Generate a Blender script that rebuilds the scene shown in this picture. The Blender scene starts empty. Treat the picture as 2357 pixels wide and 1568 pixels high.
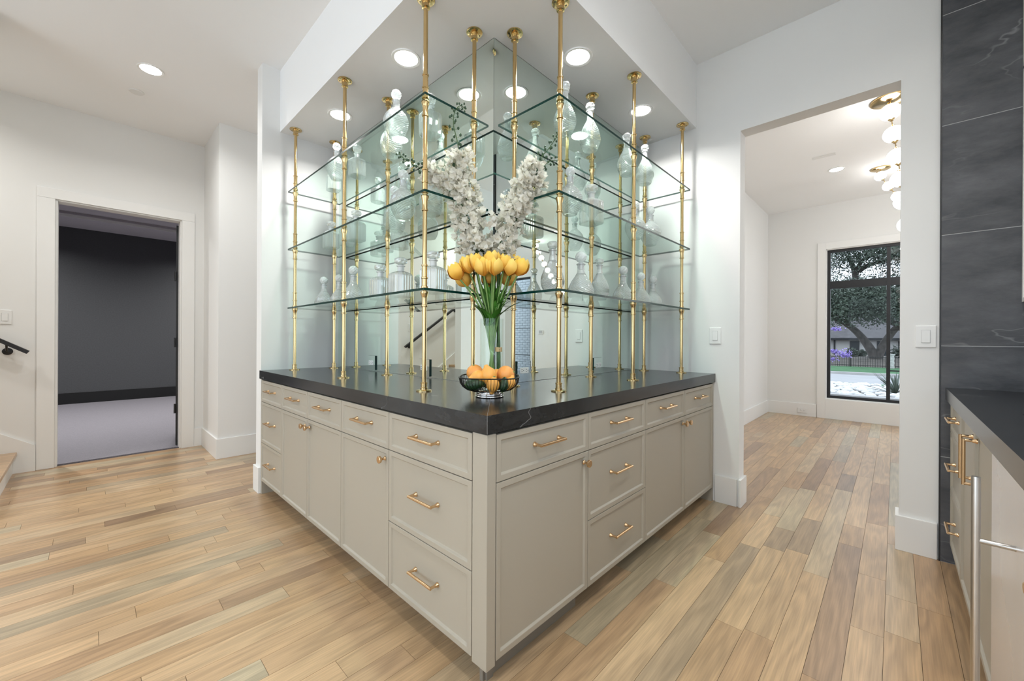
import bpy, math, random
from mathutils import Vector, Matrix
random.seed(7)
SC = bpy.context.scene
COL = SC.collection
PI = math.pi
# ------------------------------------------------------------------ camera
F_PX, CX_PX, HOR_PX, CAM_H, ROLL = 926.0, 1178.5, 779.2, 1.16, math.radians(0.28)
A = math.atan((2060 - CX_PX) / F_PX)
FW = Vector((math.cos(A), math.sin(A), 0)); RT0 = Vector((math.sin(A), -math.cos(A), 0)); UP0 = Vector((0, 0, 1))
RT = RT0 * math.cos(ROLL) + UP0 * math.sin(ROLL)
UP = UP0 * math.cos(ROLL) - RT0 * math.sin(ROLL)
cam_d = bpy.data.cameras.new('camera'); cam = bpy.data.objects.new('camera', cam_d); COL.objects.link(cam)
cam.matrix_world = Matrix(((RT.x, UP.x, -FW.x, 0), (RT.y, UP.y, -FW.y, 0), (RT.z, UP.z, -FW.z, CAM_H), (0, 0, 0, 1)))
cam_d.sensor_width = 36; cam_d.lens = 36 * F_PX / 2357
cam_d.shift_y = (HOR_PX - 784) / 2357
cam_d.clip_start = 0.02; cam_d.clip_end = 300
SC.camera = cam
# ------------------------------------------------------------------ world, exposure
w = bpy.data.worlds.new('world'); SC.world = w; w.use_nodes = True
bg = w.node_tree.nodes['Background']
bg.inputs[0].default_value = (0.80, 0.89, 1.0, 1); bg.inputs[1].default_value = 1.15
SC.view_settings.view_transform = 'Standard'; SC.view_settings.look = 'None'
SC.view_settings.exposure = 1.03; SC.view_settings.gamma = 1.0; SC.view_settings.use_curve_mapping = False
SC.cycles.max_bounces = 10; SC.cycles.diffuse_bounces = 4; SC.cycles.glossy_bounces = 5
SC.cycles.transmission_bounces = 6; SC.cycles.transparent_max_bounces = 32
SC.cycles.caustics_reflective = False; SC.cycles.caustics_refractive = False
SC.cycles.sample_clamp_indirect = 4.0
DOWN_W = 7.0        # watts of one ceiling downlight
DINE_W = 1.0         # watts of one downlight in the dining room
DARK_W = 20.0        # watts of one added downlight in the dark room
SOFF_W = 5.5         # watts of one downlight in the soffit over the bar
# daylight: area lights added out of view, where no window is known
def fill_light(name, loc, rot, sx, sy, power, col=(0.72, 0.86, 1.0)):
    l = bpy.data.lights.new(name, 'AREA'); l.shape = 'RECTANGLE'; l.size = sx; l.size_y = sy
    l.energy = power; l.color = col
    o = bpy.data.objects.new(name, l); COL.objects.link(o); o.location = loc; o.rotation_euler = rot
    return o
fill_light('kitchen_fill_light', (-3.95, 1.6, 1.6), (0, -PI/2, 0), 2.2, 3.6, 26)  # added soft light from behind the camera, through an invented window
fill_light('sink_side_fill_light', (-.70, -.83, 1.75), (PI/2, 0, PI), 3.2, 1.5, 110)  # added to brighten the right cabinet fronts and the left walls
fill_light('dining_end_fill_light', (5.4, -4.93, 1.5), (PI/2, 0, PI), 3.4, 2.3, 75)  # added at the end wall to brighten and cool the dining floor

# ------------------------------------------------------------------ mesh helpers
class MB:
    def __init__(s): s.v = []; s.f = []; s.m = []; s.mi = 0
    def add(s, vs, fs, mi=None):
        b = len(s.v); s.v += [tuple(x) for x in vs]
        s.f += [tuple(b + i for i in f) for f in fs]
        s.m += [s.mi if mi is None else mi] * len(fs); return s
    def box(s, a, b, mi=None):
        x0, y0, z0 = a; x1, y1, z1 = b
        return s.add([(x0,y0,z0),(x1,y0,z0),(x1,y1,z0),(x0,y1,z0),(x0,y0,z1),(x1,y0,z1),(x1,y1,z1),(x0,y1,z1)],
              [(0,3,2,1),(4,5,6,7),(0,1,5,4),(1,2,6,5),(2,3,7,6),(3,0,4,7)], mi)
    def prism(s, poly, z0, z1, mi=None):      # poly ccw in xy
        n = len(poly)
        vs = [(x, y, z0) for x, y in poly] + [(x, y, z1) for x, y in poly]
        fs = [tuple(range(n-1, -1, -1)), tuple(range(n, 2*n))] + [(i, (i+1) % n, n+(i+1) % n, n+i) for i in range(n)]
        return s.add(vs, fs, mi)
    def lathe(s, prof, n=24, c=(0,0,0), mi=None, cap=True, wob=None):
        vs = []; fs = []
        for j, (r, z) in enumerate(prof):
            for i in range(n):
                a = 2*PI*i/n; rr = r * (wob(i, j) if wob else 1)
                vs.append((c[0] + rr*math.cos(a), c[1] + rr*math.sin(a), c[2] + z))
        for j in range(len(prof)-1):
            for i in range(n):
                k = (i+1) % n
                fs.append((j*n+i, j*n+k, (j+1)*n+k, (j+1)*n+i))
        if cap:
            fs.append(tuple(range(n-1, -1, -1))); fs.append(tuple(range((len(prof)-1)*n, len(prof)*n)))
        return s.add(vs, fs, mi)
    def tube(s, pts, r, n=8, mi=None, closed=False, flat=1.0):
        pts = [Vector(p) for p in pts]; m = len(pts); vs = []; fs = []
        rs = r if isinstance(r, (list, tuple)) else [r]*m
        up = Vector((0, 0, 1)); pn = None
        for j, p in enumerate(pts):
            a = pts[(j-1) % m] if (closed or j > 0) else p
            b = pts[(j+1) % m] if (closed or j < m-1) else p
            t = (b - a).normalized()
            if pn is None:
                pn = t.cross(up)
                if pn.length < 1e-4: pn = t.cross(Vector((1, 0, 0)))
            pn = (pn - t * pn.dot(t)).normalized(); bn = t.cross(pn)
            for i in range(n):
                a2 = 2*PI*i/n
                vs.append(p + pn*(rs[j]*math.cos(a2)) + bn*(rs[j]*flat*math.sin(a2)))
        q = m if closed else m-1
        for j in range(q):
            for i in range(n):
                k = (i+1) % n; j2 = (j+1) % m
                fs.append((j*n+i, j*n+k, j2*n+k, j2*n+i))
        if not closed:
            fs.append(tuple(range(n-1, -1, -1))); fs.append(tuple(range((m-1)*n, m*n)))
        return s.add(vs, fs, mi)
    def ball(s, c, r, n=12, m=8, sc=(1,1,1), mi=None):
        vs = [(c[0], c[1], c[2]-r*sc[2])]; fs = []
        for j in range(1, m):
            t = -PI/2 + PI*j/m
            for i in range(n):
                a = 2*PI*i/n
                vs.append((c[0]+r*sc[0]*math.cos(t)*math.cos(a), c[1]+r*sc[1]*math.cos(t)*math.sin(a), c[2]+r*sc[2]*math.sin(t)))
        vs.append((c[0], c[1], c[2]+r*sc[2])); T = len(vs)-1
        for i in range(n):
            k = (i+1) % n
            fs.append((0, 1+k, 1+i)); fs.append((T, 1+(m-2)*n+i, 1+(m-2)*n+k))
            for j in range(m-2): fs.append((1+j*n+i, 1+j*n+k, 1+(j+1)*n+k, 1+(j+1)*n+i))
        return s.add(vs, fs, mi)
    def xf(s, M):
        s.v = [tuple(M @ Vector(p)) for p in s.v]; return s
    def mesh(s, name, mats, smooth=None):
        me = bpy.data.meshes.new(name); me.from_pydata(s.v, [], s.f)
        for m in (mats if isinstance(mats, (list, tuple)) else [mats]): me.materials.append(m)
        me.polygons.foreach_set('material_index', s.m)
        if smooth is not None:
            me.polygons.foreach_set('use_smooth', [True]*len(me.polygons))
            me.set_sharp_from_angle(angle=math.radians(smooth))
        me.update(); return me
def link(name, me, parent=None, loc=None, rot=None):
    o = bpy.data.objects.new(name, me); COL.objects.link(o)
    if parent is not None: o.parent = parent
    if loc is not None: o.location = loc
    if rot is not None: o.rotation_euler = rot
    return o
def obj(name, mb, mats, parent=None, smooth=None, loc=None, rot=None, bevel=None, world=False):
    o = link(name, mb.mesh(name, mats, smooth), parent, loc, rot)
    if world and parent is not None: o.location = -parent.location      # geometry given in room coordinates
    if bevel:
        b = o.modifiers.new('bevel', 'BEVEL'); b.width = bevel; b.segments = 2; b.limit_method = 'ANGLE'; b.angle_limit = math.radians(40)
    return o
def tag(o, label=None, cat=None, group=None, kind=None):
    if label: o['label'] = label
    if cat: o['category'] = cat
    if group: o['group'] = group
    if kind: o['kind'] = kind
    return o
def thing(name, label, cat, loc=(0,0,0), rz=0, group=None):
    o = bpy.data.objects.new(name, None); COL.objects.link(o); o.empty_display_size = .05
    o.location = loc; o.rotation_euler = (0, 0, rz)
    return tag(o, label, cat, group)
def struct(name, mb, mats, label, cat='wall', smooth=None, bevel=None, parent=None):
    o = obj(name, mb, mats, parent, smooth, bevel=bevel)
    return tag(o, label, None if parent else cat, kind=None if parent else 'structure')
def proj(p):
    d = Vector(p) - Vector((0, 0, CAM_H)); z = d.dot(FW)
    return (CX_PX + F_PX*d.dot(RT)/z, HOR_PX - F_PX*d.dot(UP)/z, z)

# ------------------------------------------------------------------ materials
def new_mat(name):
    m = bpy.data.materials.new(name); m.use_nodes = True
    nt = m.node_tree; b = nt.nodes['Principled BSDF']
    return m, nt, b
def N(nt, t, **kw):
    n = nt.nodes.new(t)
    for k, v in kw.items():
        if k.startswith('i_'): n.inputs[k[2:].replace('_', ' ')].default_value = v
        else: setattr(n, k, v)
    return n
def pm(name, col, rough=.5, metal=0.0, spec=.5, noise=0.0, nscale=40, bump=0.0, bscale=200, coat=0.0, trans=0.0, emit=None, estr=1.0, stretch=(1,1,1)):
    m, nt, b = new_mat(name); L = nt.links.new
    b.inputs['Base Color'].default_value = (*col, 1); b.inputs['Roughness'].default_value = rough
    b.inputs['Metallic'].default_value = metal; b.inputs['Specular IOR Level'].default_value = spec
    b.inputs['Coat Weight'].default_value = coat; b.inputs['Transmission Weight'].default_value = trans
    tc = N(nt, 'ShaderNodeTexCoord'); mp = N(nt, 'ShaderNodeMapping'); mp.inputs['Scale'].default_value = stretch
    L(tc.outputs['Object'], mp.inputs[0])
    if emit:
        b.inputs['Emission Color'].default_value = (*emit, 1); b.inputs['Emission Strength'].default_value = estr
    if noise:
        t = N(nt, 'ShaderNodeTexNoise', i_Scale=nscale, i_Detail=4.0); L(mp.outputs[0], t.inputs['Vector'])
        r = N(nt, 'ShaderNodeMapRange'); r.inputs[3].default_value = 1-noise; r.inputs[4].default_value = 1+noise
        r.inputs[1].default_value = .25; r.inputs[2].default_value = .75
        L(t.outputs['Fac'], r.inputs[0])
        mx = N(nt, 'ShaderNodeVectorMath', operation='SCALE'); mx.inputs[0].default_value = col
        L(r.outputs[0], mx.inputs['Scale']); L(mx.outputs[0], b.inputs['Base Color'])
    if bump:
        t = N(nt, 'ShaderNodeTexNoise', i_Scale=bscale, i_Detail=3.0); L(mp.outputs[0], t.inputs['Vector'])
        bp = N(nt, 'ShaderNodeBump', i_Strength=bump, i_Distance=.002); L(t.outputs['Fac'], bp.inputs['Height'])
        L(bp.outputs[0], b.inputs['Normal'])
    return m
def ramp(nt, stops):
    r = N(nt, 'ShaderNodeValToRGB'); e = r.color_ramp.elements
    while len(e) < len(stops): e.new(.5)
    for k, (p, c) in zip(e, stops): k.position = p; k.color = (*c, 1)
    return r
def wood_mat(name, tones, rough=.36, coat=.5):
    m, nt, b = new_mat(name); L = nt.links.new
    geo = N(nt, 'ShaderNodeNewGeometry'); oi = N(nt, 'ShaderNodeObjectInfo')
    ad = N(nt, 'ShaderNodeMath', operation='ADD'); L(geo.outputs['Random Per Island'], ad.inputs[0]); L(oi.outputs['Random'], ad.inputs[1])
    fr = N(nt, 'ShaderNodeMath', operation='FRACT'); L(ad.outputs[0], fr.inputs[0])
    tc = N(nt, 'ShaderNodeTexCoord')
    off = N(nt, 'ShaderNodeCombineXYZ')
    for k, s in enumerate((37.0, 91.0, 13.0)):
        q = N(nt, 'ShaderNodeMath', operation='MULTIPLY'); q.inputs[1].default_value = s; L(fr.outputs[0], q.inputs[0]); L(q.outputs[0], off.inputs[k])
    va = N(nt, 'ShaderNodeVectorMath', operation='ADD'); L(tc.outputs['Object'], va.inputs[0]); L(off.outputs[0], va.inputs[1])
    m1 = N(nt, 'ShaderNodeMapping'); m1.inputs['Scale'].default_value = (1.1, 8, 8); L(va.outputs[0], m1.inputs[0])
    n0 = N(nt, 'ShaderNodeTexNoise', i_Scale=1.0, i_Detail=2.0); L(m1.outputs[0], n0.inputs['Vector'])
    rings = N(nt, 'ShaderNodeMath', operation='MULTIPLY'); rings.inputs[1].default_value = 46; L(n0.outputs['Fac'], rings.inputs[0])
    sn = N(nt, 'ShaderNodeMath', operation='SINE'); L(rings.outputs[0], sn.inputs[0])
    m2 = N(nt, 'ShaderNodeMapping'); m2.inputs['Scale'].default_value = (6, 180, 180); L(va.outputs[0], m2.inputs[0])
    n1 = N(nt, 'ShaderNodeTexNoise', i_Scale=1.0, i_Detail=4.0); L(m2.outputs[0], n1.inputs['Vector'])
    m3 = N(nt, 'ShaderNodeMapping'); m3.inputs['Scale'].default_value = (1.5, 7, 7); L(va.outputs[0], m3.inputs[0])
    n2 = N(nt, 'ShaderNodeTexNoise', i_Scale=1.0, i_Detail=3.0); L(m3.outputs[0], n2.inputs['Vector'])
    tone = ramp(nt, tones); tone.color_ramp.interpolation = 'CONSTANT' if False else 'LINEAR'; L(fr.outputs[0], tone.inputs[0])
    f1 = N(nt, 'ShaderNodeMapRange'); f1.inputs[1].default_value = -1; f1.inputs[2].default_value = 1; f1.inputs[3].default_value = .84; f1.inputs[4].default_value = 1.05; L(sn.outputs[0], f1.inputs[0])
    f2 = N(nt, 'ShaderNodeMapRange'); f2.inputs[1].default_value = .3; f2.inputs[2].default_value = .7; f2.inputs[3].default_value = .84; f2.inputs[4].default_value = 1.12; L(n1.outputs['Fac'], f2.inputs[0])
    f3 = N(nt, 'ShaderNodeMapRange'); f3.inputs[1].default_value = .3; f3.inputs[2].default_value = .7; f3.inputs[3].default_value = .88; f3.inputs[4].default_value = 1.08; L(n2.outputs['Fac'], f3.inputs[0])
    p1 = N(nt, 'ShaderNodeMath', operation='MULTIPLY'); L(f1.outputs[0], p1.inputs[0]); L(f2.outputs[0], p1.inputs[1])
    p2 = N(nt, 'ShaderNodeMath', operation='MULTIPLY'); L(p1.outputs[0], p2.inputs[0]); L(f3.outputs[0], p2.inputs[1])
    vs = N(nt, 'ShaderNodeVectorMath', operation='SCALE'); L(tone.outputs[0], vs.inputs[0]); L(p2.outputs[0], vs.inputs['Scale'])
    L(vs.outputs[0], b.inputs['Base Color'])
    b.inputs['Roughness'].default_value = rough; b.inputs['Coat Weight'].default_value = coat; b.inputs['Coat Roughness'].default_value = .28
    bp = N(nt, 'ShaderNodeBump', i_Strength=.12, i_Distance=.001); L(n1.outputs['Fac'], bp.inputs['Height']); L(bp.outputs[0], b.inputs['Normal'])
    return m
def stone_mat(name, base, light, vein, rough, vscale=2.2, vein_w=.012, stretch=(1,1,1), mott=6, bump=.1, spec=.5, rot=(.5, .4, .6), rough_n=.65):
    m, nt, b = new_mat(name); L = nt.links.new
    tc = N(nt, 'ShaderNodeTexCoord'); oi = N(nt, 'ShaderNodeObjectInfo')
    q = N(nt, 'ShaderNodeMath', operation='MULTIPLY'); q.inputs[1].default_value = 20; L(oi.outputs['Random'], q.inputs[0])
    va = N(nt, 'ShaderNodeVectorMath', operation='ADD'); L(tc.outputs['Object'], va.inputs[0]); L(q.outputs[0], va.inputs[1])
    mp = N(nt, 'ShaderNodeMapping'); mp.inputs['Scale'].default_value = stretch; mp.inputs['Rotation'].default_value = rot; L(va.outputs[0], mp.inputs[0])
    n = N(nt, 'ShaderNodeTexNoise', i_Scale=mott, i_Detail=8.0, i_Roughness=rough_n); L(mp.outputs[0], n.inputs['Vector'])
    r = ramp(nt, [(.3, base), (.72, light)]); L(n.outputs['Fac'], r.inputs[0])
    v = N(nt, 'ShaderNodeTexNoise', i_Scale=vscale, i_Detail=5.0, i_Roughness=.55); L(mp.outputs[0], v.inputs['Vector'])
    s = N(nt, 'ShaderNodeMath', operation='SUBTRACT'); s.inputs[1].default_value = .5; L(v.outputs['Fac'], s.inputs[0])
    ab = N(nt, 'ShaderNodeMath', operation='ABSOLUTE'); L(s.outputs[0], ab.inputs[0])
    mr = N(nt, 'ShaderNodeMapRange'); mr.inputs[1].default_value = 0; mr.inputs[2].default_value = vein_w; mr.inputs[3].default_value = 1; mr.inputs[4].default_value = 0; L(ab.outputs[0], mr.inputs[0])
    n3 = N(nt, 'ShaderNodeTexNoise', i_Scale=3.0, i_Detail=2.0); L(va.outputs[0], n3.inputs['Vector'])
    g = N(nt, 'ShaderNodeMapRange'); g.inputs[1].default_value = .48; g.inputs[2].default_value = .7; L(n3.outputs['Fac'], g.inputs[0])
    mu = N(nt, 'ShaderNodeMath', operation='MULTIPLY'); L(mr.outputs[0], mu.inputs[0]); L(g.outputs[0], mu.inputs[1])
    mx = N(nt, 'ShaderNodeMix', data_type='RGBA'); mx.inputs['B'].default_value = (*vein, 1)
    L(mu.outputs[0], mx.inputs['Factor']); L(r.outputs[0], mx.inputs['A']); L(mx.outputs['Result'], b.inputs['Base Color'])
    b.inputs['Roughness'].default_value = rough; b.inputs['Specular IOR Level'].default_value = spec
    if bump:
        bp = N(nt, 'ShaderNodeBump', i_Strength=bump, i_Distance=.004); L(n.outputs['Fac'], bp.inputs['Height']); L(bp.outputs[0], b.inputs['Normal'])
    return m
def clear_mat(name, tint=(1,1,1), ior=1.45, refr=0.0, diff=0.0, rough=0.0, gl=(1,1,1)):
    m = bpy.data.materials.new(name); m.use_nodes = True; nt = m.node_tree; L = nt.links.new
    nt.nodes.remove(nt.nodes['Principled BSDF']); out = nt.nodes['Material Output']
    t = N(nt, 'ShaderNodeBsdfTransparent'); t.inputs[0].default_value = (*tint, 1)
    cur = t.outputs[0]
    if refr:
        rf = N(nt, 'ShaderNodeBsdfRefraction'); rf.inputs['IOR'].default_value = 1.38; rf.inputs['Roughness'].default_value = rough
        rf.inputs['Color'].default_value = (*tint, 1)
        x = N(nt, 'ShaderNodeMixShader'); x.inputs[0].default_value = refr; L(cur, x.inputs[1]); L(rf.outputs[0], x.inputs[2]); cur = x.outputs[0]
    if diff:
        df = N(nt, 'ShaderNodeBsdfDiffuse'); df.inputs[0].default_value = (.95, .97, .97, 1)
        x = N(nt, 'ShaderNodeMixShader'); x.inputs[0].default_value = diff; L(cur, x.inputs[1]); L(df.outputs[0], x.inputs[2]); cur = x.outputs[0]
    fz = N(nt, 'ShaderNodeFresnel'); fz.inputs['IOR'].default_value = ior
    g = N(nt, 'ShaderNodeBsdfGlossy'); g.inputs['Roughness'].default_value = max(rough, .01); g.inputs['Color'].default_value = (*gl, 1)
    # reflect only where a ray enters the glass: the slab is not refracted, so the exit face must not mirror inward
    ge = N(nt, 'ShaderNodeNewGeometry'); nb = N(nt, 'ShaderNodeMath', operation='SUBTRACT'); nb.inputs[0].default_value = 1; L(ge.outputs['Backfacing'], nb.inputs[1])
    mu = N(nt, 'ShaderNodeMath', operation='MULTIPLY'); L(fz.outputs[0], mu.inputs[0]); L(nb.outputs[0], mu.inputs[1])
    x = N(nt, 'ShaderNodeMixShader'); L(mu.outputs[0], x.inputs[0]); L(cur, x.inputs[1]); L(g.outputs[0], x.inputs[2])
    L(x.outputs[0], out.inputs[0]); return m

M = {}
M['wall'] = pm('wall_paint', (.82, .82, .80), .75, bump=.05, bscale=300)
M['ceil'] = pm('ceiling_paint', (.93, .935, .93), .85)
M['trim'] = pm('trim_paint', (.84, .84, .82), .45)
M['oak'] = wood_mat('oak_floor', [(0, (.43, .265, .135)), (.16, (.52, .34, .18)), (.34, (.58, .395, .22)), (.5, (.46, .29, .155)), (.62, (.57, .40, .235)), (.74, (.47, .385, .25)), (.82, (.33, .205, .115)), (.9, (.50, .33, .18)), (1, (.55, .37, .205))])
M['gap'] = pm('floor_gap', (.06, .04, .025), .9)
M['taupe'] = pm('taupe_cabinet_paint', (.43, .395, .325), .42, bump=.02, bscale=400)
M['gap_shade'] = pm('gap_shade_carcass', (.030, .026, .022), .8)  # shade of the gaps between fronts put into a near-black body colour
M['taupe_shade'] = pm('shaded_toe_kick', (.24, .215, .18), .6)  # taupe darkened to paint in the shadow of the toe-kick recess
M['soap'] = stone_mat('black_soapstone', (.010, .011, .012), (.030, .032, .034), (.30, .31, .31), .19, vscale=.8, vein_w=.0022, mott=14, stretch=(1, 1, 2.2), bump=.02)
M['slate'] = stone_mat('charcoal_slate', (.058, .061, .068), (.145, .148, .157), (.26, .26, .27), .55, vscale=.55, vein_w=.0035, stretch=(1, 1.1, 2.8), mott=3.0, bump=.45, spec=.3, rot=(.5, 0, 0), rough_n=.68)
M['seam'] = pm('seam_filler', (.36, .36, .35), .5)
M['grout'] = pm('pale_grout', (.50, .50, .50), .8)
M['brass'] = pm('polished_brass', (.62, .455, .225), .16, 1.0)
M['bronze'] = pm('champagne_bronze', (.72, .50, .29), .27, 1.0)
M['steel'] = pm('brushed_steel', (.60, .57, .53), .30, 1.0, bump=.05, bscale=60, stretch=(40, 40, 1))
M['steel_door'] = pm('stainless_panel', (.84, .85, .88), .22, .55, noise=.03, nscale=4)
M['chrome'] = pm('chrome', (.8, .8, .8), .08, 1.0)
M['mirror'] = pm('mirror_silver', (.80, .885, .85), .0, 1.0)
M['mirror_edge'] = pm('mirror_edge_glass', (.015, .05, .045), .1)
M['shelf'] = clear_mat('shelf_glass', (.90, .965, .94), 1.45)
M['shelf_edge'] = pm('shelf_glass_edge', (.0015, .034, .026), .22, spec=.25)
M['crystal'] = clear_mat('cut_crystal', (.97, .99, .985), 1.9, refr=.38, diff=.27)
M['frost'] = clear_mat('ground_crystal', (.97, .99, .985), 1.5, refr=.2, diff=.52)
M['vase'] = clear_mat('vase_glass', (.96, .985, .975), 1.5)
M['pane'] = clear_mat('window_pane', (.95, .965, .97), 1.16)
M['black_metal'] = pm('black_metal', (.012, .012, .013), .38)
M['win_black'] = pm('black_window_frame', (.010, .011, .014), .45)
M['black_wall'] = pm('black_wall_paint', (.085, .088, .095), .8, noise=.12, nscale=60, bump=.15, bscale=350)
M['black_trim'] = pm('black_trim_paint', (.008, .008, .009), .5)
M['lilac'] = pm('grey_ceiling_paint', (.74, .71, .75), .7)
M['carpet'] = pm('grey_carpet', (.225, .214, .24), .95, noise=.25, nscale=120, bump=.6, bscale=500, stretch=(1, 3, 1))
M['plate'] = pm('white_plastic', (.82, .82, .80), .3)
M['plate_gap'] = pm('grey_plastic', (.45, .45, .44), .4)
M['dark_slot'] = pm('dark_slot', (.02, .02, .02), .6)
M['lens'] = pm('lit_lamp_lens', (1, 1, 1), .5, emit=(1, .97, .92), estr=14)
M['globe'] = pm('lit_opal_globe', (1, 1, 1), .3, emit=(1, .975, .945), estr=6)
# ================================================================== structure
CEIL, SOF, X1, Y2, Y4 = 3.20, 2.73, 3.105, 3.41, 5.38
XM, YM = 1.45, 1.52            # mirror planes
X7, CEIL2 = 7.53, 3.17         # far wall and ceiling of the dining room
# floor: sub-floor slab with separate oak boards
sub = MB().box((-4.1, -5.1, -.10), (7.65, 5.46, -.013))
floor = struct('floor', sub, M['gap'], 'light oak plank floor running through both rooms', 'floor')
W_PL = .1016; cand = []
ylo = .840 - W_PL * 58
rows = 104
for r in range(rows):
    y0 = ylo + r*W_PL; y1 = y0 + W_PL
    if y1 > 5.46: break
    ym = (y0 + y1)/2
    if ym > 4.2: xa, xb = -.7, 1.6
    elif ym > 1.55: xa, xb = -4.05, 3.2
    elif ym > -.85: xa, xb = -4.05, X7+.02
    else: xa, xb = X1, X7+.02
    x = xa - random.random()*.6
    while x < xb:
        ln = random.choice((.35, .5, .65, .8, .9, 1.1, 1.3, 1.6))*random.uniform(.85, 1.15)
        x2 = x + ln
        if xb - x2 < .25: x2 = xb
        p0, p1 = max(x, xa), min(x2, xb)
        if p1 > p0 + .02: cand.append((p0, p1, y0, y1))
        x = x2
def plank_px(c):
    p0, p1, y0, y1 = c
    xs = [(p0+(p1-p0)*i/4, y) for i in range(5) for y in (y0, y1)]
    hidden = (p0 > .97 and y0 > 1.0 and p1 < 3.12)
    if hidden: return 0
    us = []
    for X, Y in xs:
        q = Vector((X, Y, -CAM_H))
        if q.dot(FW) < .12: continue
        u, v, _ = proj((X, Y, 0))
        if -60 < u < 2417 and v < 1640: us.append((u, v))
    if len(us) < 3: return 0
    zc = max(.3, Vector(((p0+p1)/2, (y0+y1)/2, 0)).dot(FW))
    frac = len(us)/10
    if (p0+p1)/2 > 3.2 and not (-.25 < y0 < 1.5): return 0
    return frac*(p1-p0)*(y1-y0)/zc**3
cand.sort(key=plank_px, reverse=True)
rest = MB(); G = .0006
def plank_box(mb, c):
    mb.box((c[0]+G, c[2]+G, -.0125), (c[1]-G, c[3]-G, 0))
for k, c in enumerate(cand):
    if k < 300:
        mb = MB(); plank_box(mb, c); obj('plank', mb, M['oak'], floor)
    else: plank_box(rest, c)
tag(obj('plank_remainder', rest, M['oak'], floor), kind='stuff')

def wallbox(name, boxes, label, mat='wall', cat='wall'):
    mb = MB()
    for a, b in boxes: mb.box(a, b)
    return struct(name, mb, M[mat], label, cat)
wallbox('ceiling', [((-4.1, -.97, CEIL), (X1+.12, 5.5, CEIL+.1))], 'white painted main ceiling above the kitchen and hall', 'ceil', 'ceiling')
# soffit over the bar (L shaped drop ceiling)
sf = MB().prism([(1.0, 1.075), (X1, 1.075), (X1, YM), (XM, YM), (XM, Y2), (1.0, Y2)], SOF, CEIL)
struct('ceiling_soffit', sf, M['ceil'], 'dropped white soffit wrapping the corner above the glass shelves', 'ceiling')
wallbox('wall_core', [((XM+.008, YM+.008, 0), (XM+.13, Y2, CEIL)), ((XM+.13, YM+.008, 0), (X1, YM+.13, CEIL))], 'wall corner behind the two mirrors')
wallbox('wall_stub', [((.88, Y2, 0), (X1, Y2+.12, CEIL))], 'white stub wall closing the left end of the shelves')
# right wall with the doorway into the dining room
DO = (-.02, .78, 2.607)
wallbox('wall_right', [((X1, DO[1], 0), (X1+.12, Y2+.12, CEIL)), ((X1, -5.0, 0), (X1+.12, DO[0], CEIL)), ((X1, DO[0], DO[2]), (X1+.12, DO[1], CEIL))],
        'white wall at right with the cased opening to the dining room')
wallbox('wall_left', [((-2.7, Y4, 0), (-.21, Y4+.12, CEIL)), ((.66, Y4, 0), (X1, Y4+.12, CEIL)), ((-.21, Y4, 2.37), (.66, Y4+.12, CEIL))],
        'cream wall at left holding the dark doorway and the handrail')
wallbox('wall_pilaster', [((.845, 4.66, 0), (X1, Y4, CEIL))], 'white projecting wall right of the dark doorway')
wallbox('wall_stair', [((-2.7, 4.08, 0), (-.425, 4.20, CEIL))], 'white wall between the kitchen and the staircase')
wallbox('wall_hall_end', [((X1, Y2+.12, 0), (X1+.12, Y4+.12, CEIL))], 'wall closing the end of the hall')
wallbox('wall_stair_end', [((-2.8, 4.08, 0), (-2.7, Y4+.12, CEIL))], 'wall at the head of the stairs')
wallbox('wall_kitchen', [((-4.1, -.97, 0), (-2.3, -.85, CEIL)), ((.90, -.97, 0), (X1, -.85, CEIL)), ((-2.3, -.97, 0), (.90, -.85, 1.0)), ((-2.3, -.97, 2.5), (.90, -.85, CEIL))], 'kitchen wall behind the sink counter')  # opening invented to go with the sink-side area light
wallbox('wall_behind', [((-4.1, -.85, 0), (-4.0, -.2, CEIL)), ((-4.1, 3.4, 0), (-4.0, 4.2, CEIL)), ((-4.1, -.2, 0), (-4.0, 3.4, .5)), ((-4.1, -.2, 2.7), (-4.0, 3.4, CEIL)), ((-4.0, 4.08, 0), (-2.7, 4.2, CEIL))],
        'far kitchen wall with an added window opening behind the camera')
# dining room
wallbox('ceiling_dining', [((X1+.12, -5.1, CEIL2), (X7+.12, 1.6, CEIL2+.1))], 'white dining room ceiling seen through the opening', 'ceil', 'ceiling')
WD = (.744, -1.45, .29, 2.50)     # window y0, y1, z0, z1
DD = (-3.50, -4.40, .06, 2.70)    # glazed door
wallbox('wall_dining_left', [((X1+.12, 1.487, 0), (X7+.12, 1.6, CEIL2))], 'white side wall of the dining room')
wallbox('wall_dining_far', [((X7, WD[0], 0), (X7+.12, 1.487, CEIL2)), ((X7, WD[1], 0), (X7+.12, WD[0], WD[2])), ((X7, WD[1], WD[3]), (X7+.12, WD[0], CEIL2)),
        ((X7, DD[0], 0), (X7+.12, WD[1], CEIL2)), ((X7, DD[1], DD[3]), (X7+.12, DD[0], CEIL2)), ((X7, DD[1], 0), (X7+.12, DD[0], DD[2])), ((X7, -5.1, 0), (X7+.12, DD[1], CEIL2))],
        'white far wall of the dining room with the black window')
wallbox('wall_dining_end', [((X1, -5.1, 0), (3.65, -5.0, CEIL2)), ((7.15, -5.1, 0), (X7, -5.0, CEIL2)), ((3.65, -5.1, 0), (7.15, -5.0, .3)), ((3.65, -5.1, 2.7), (7.15, -5.0, CEIL2))], 'end wall of the dining room')  # opening invented to go with the end-wall area light
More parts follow.
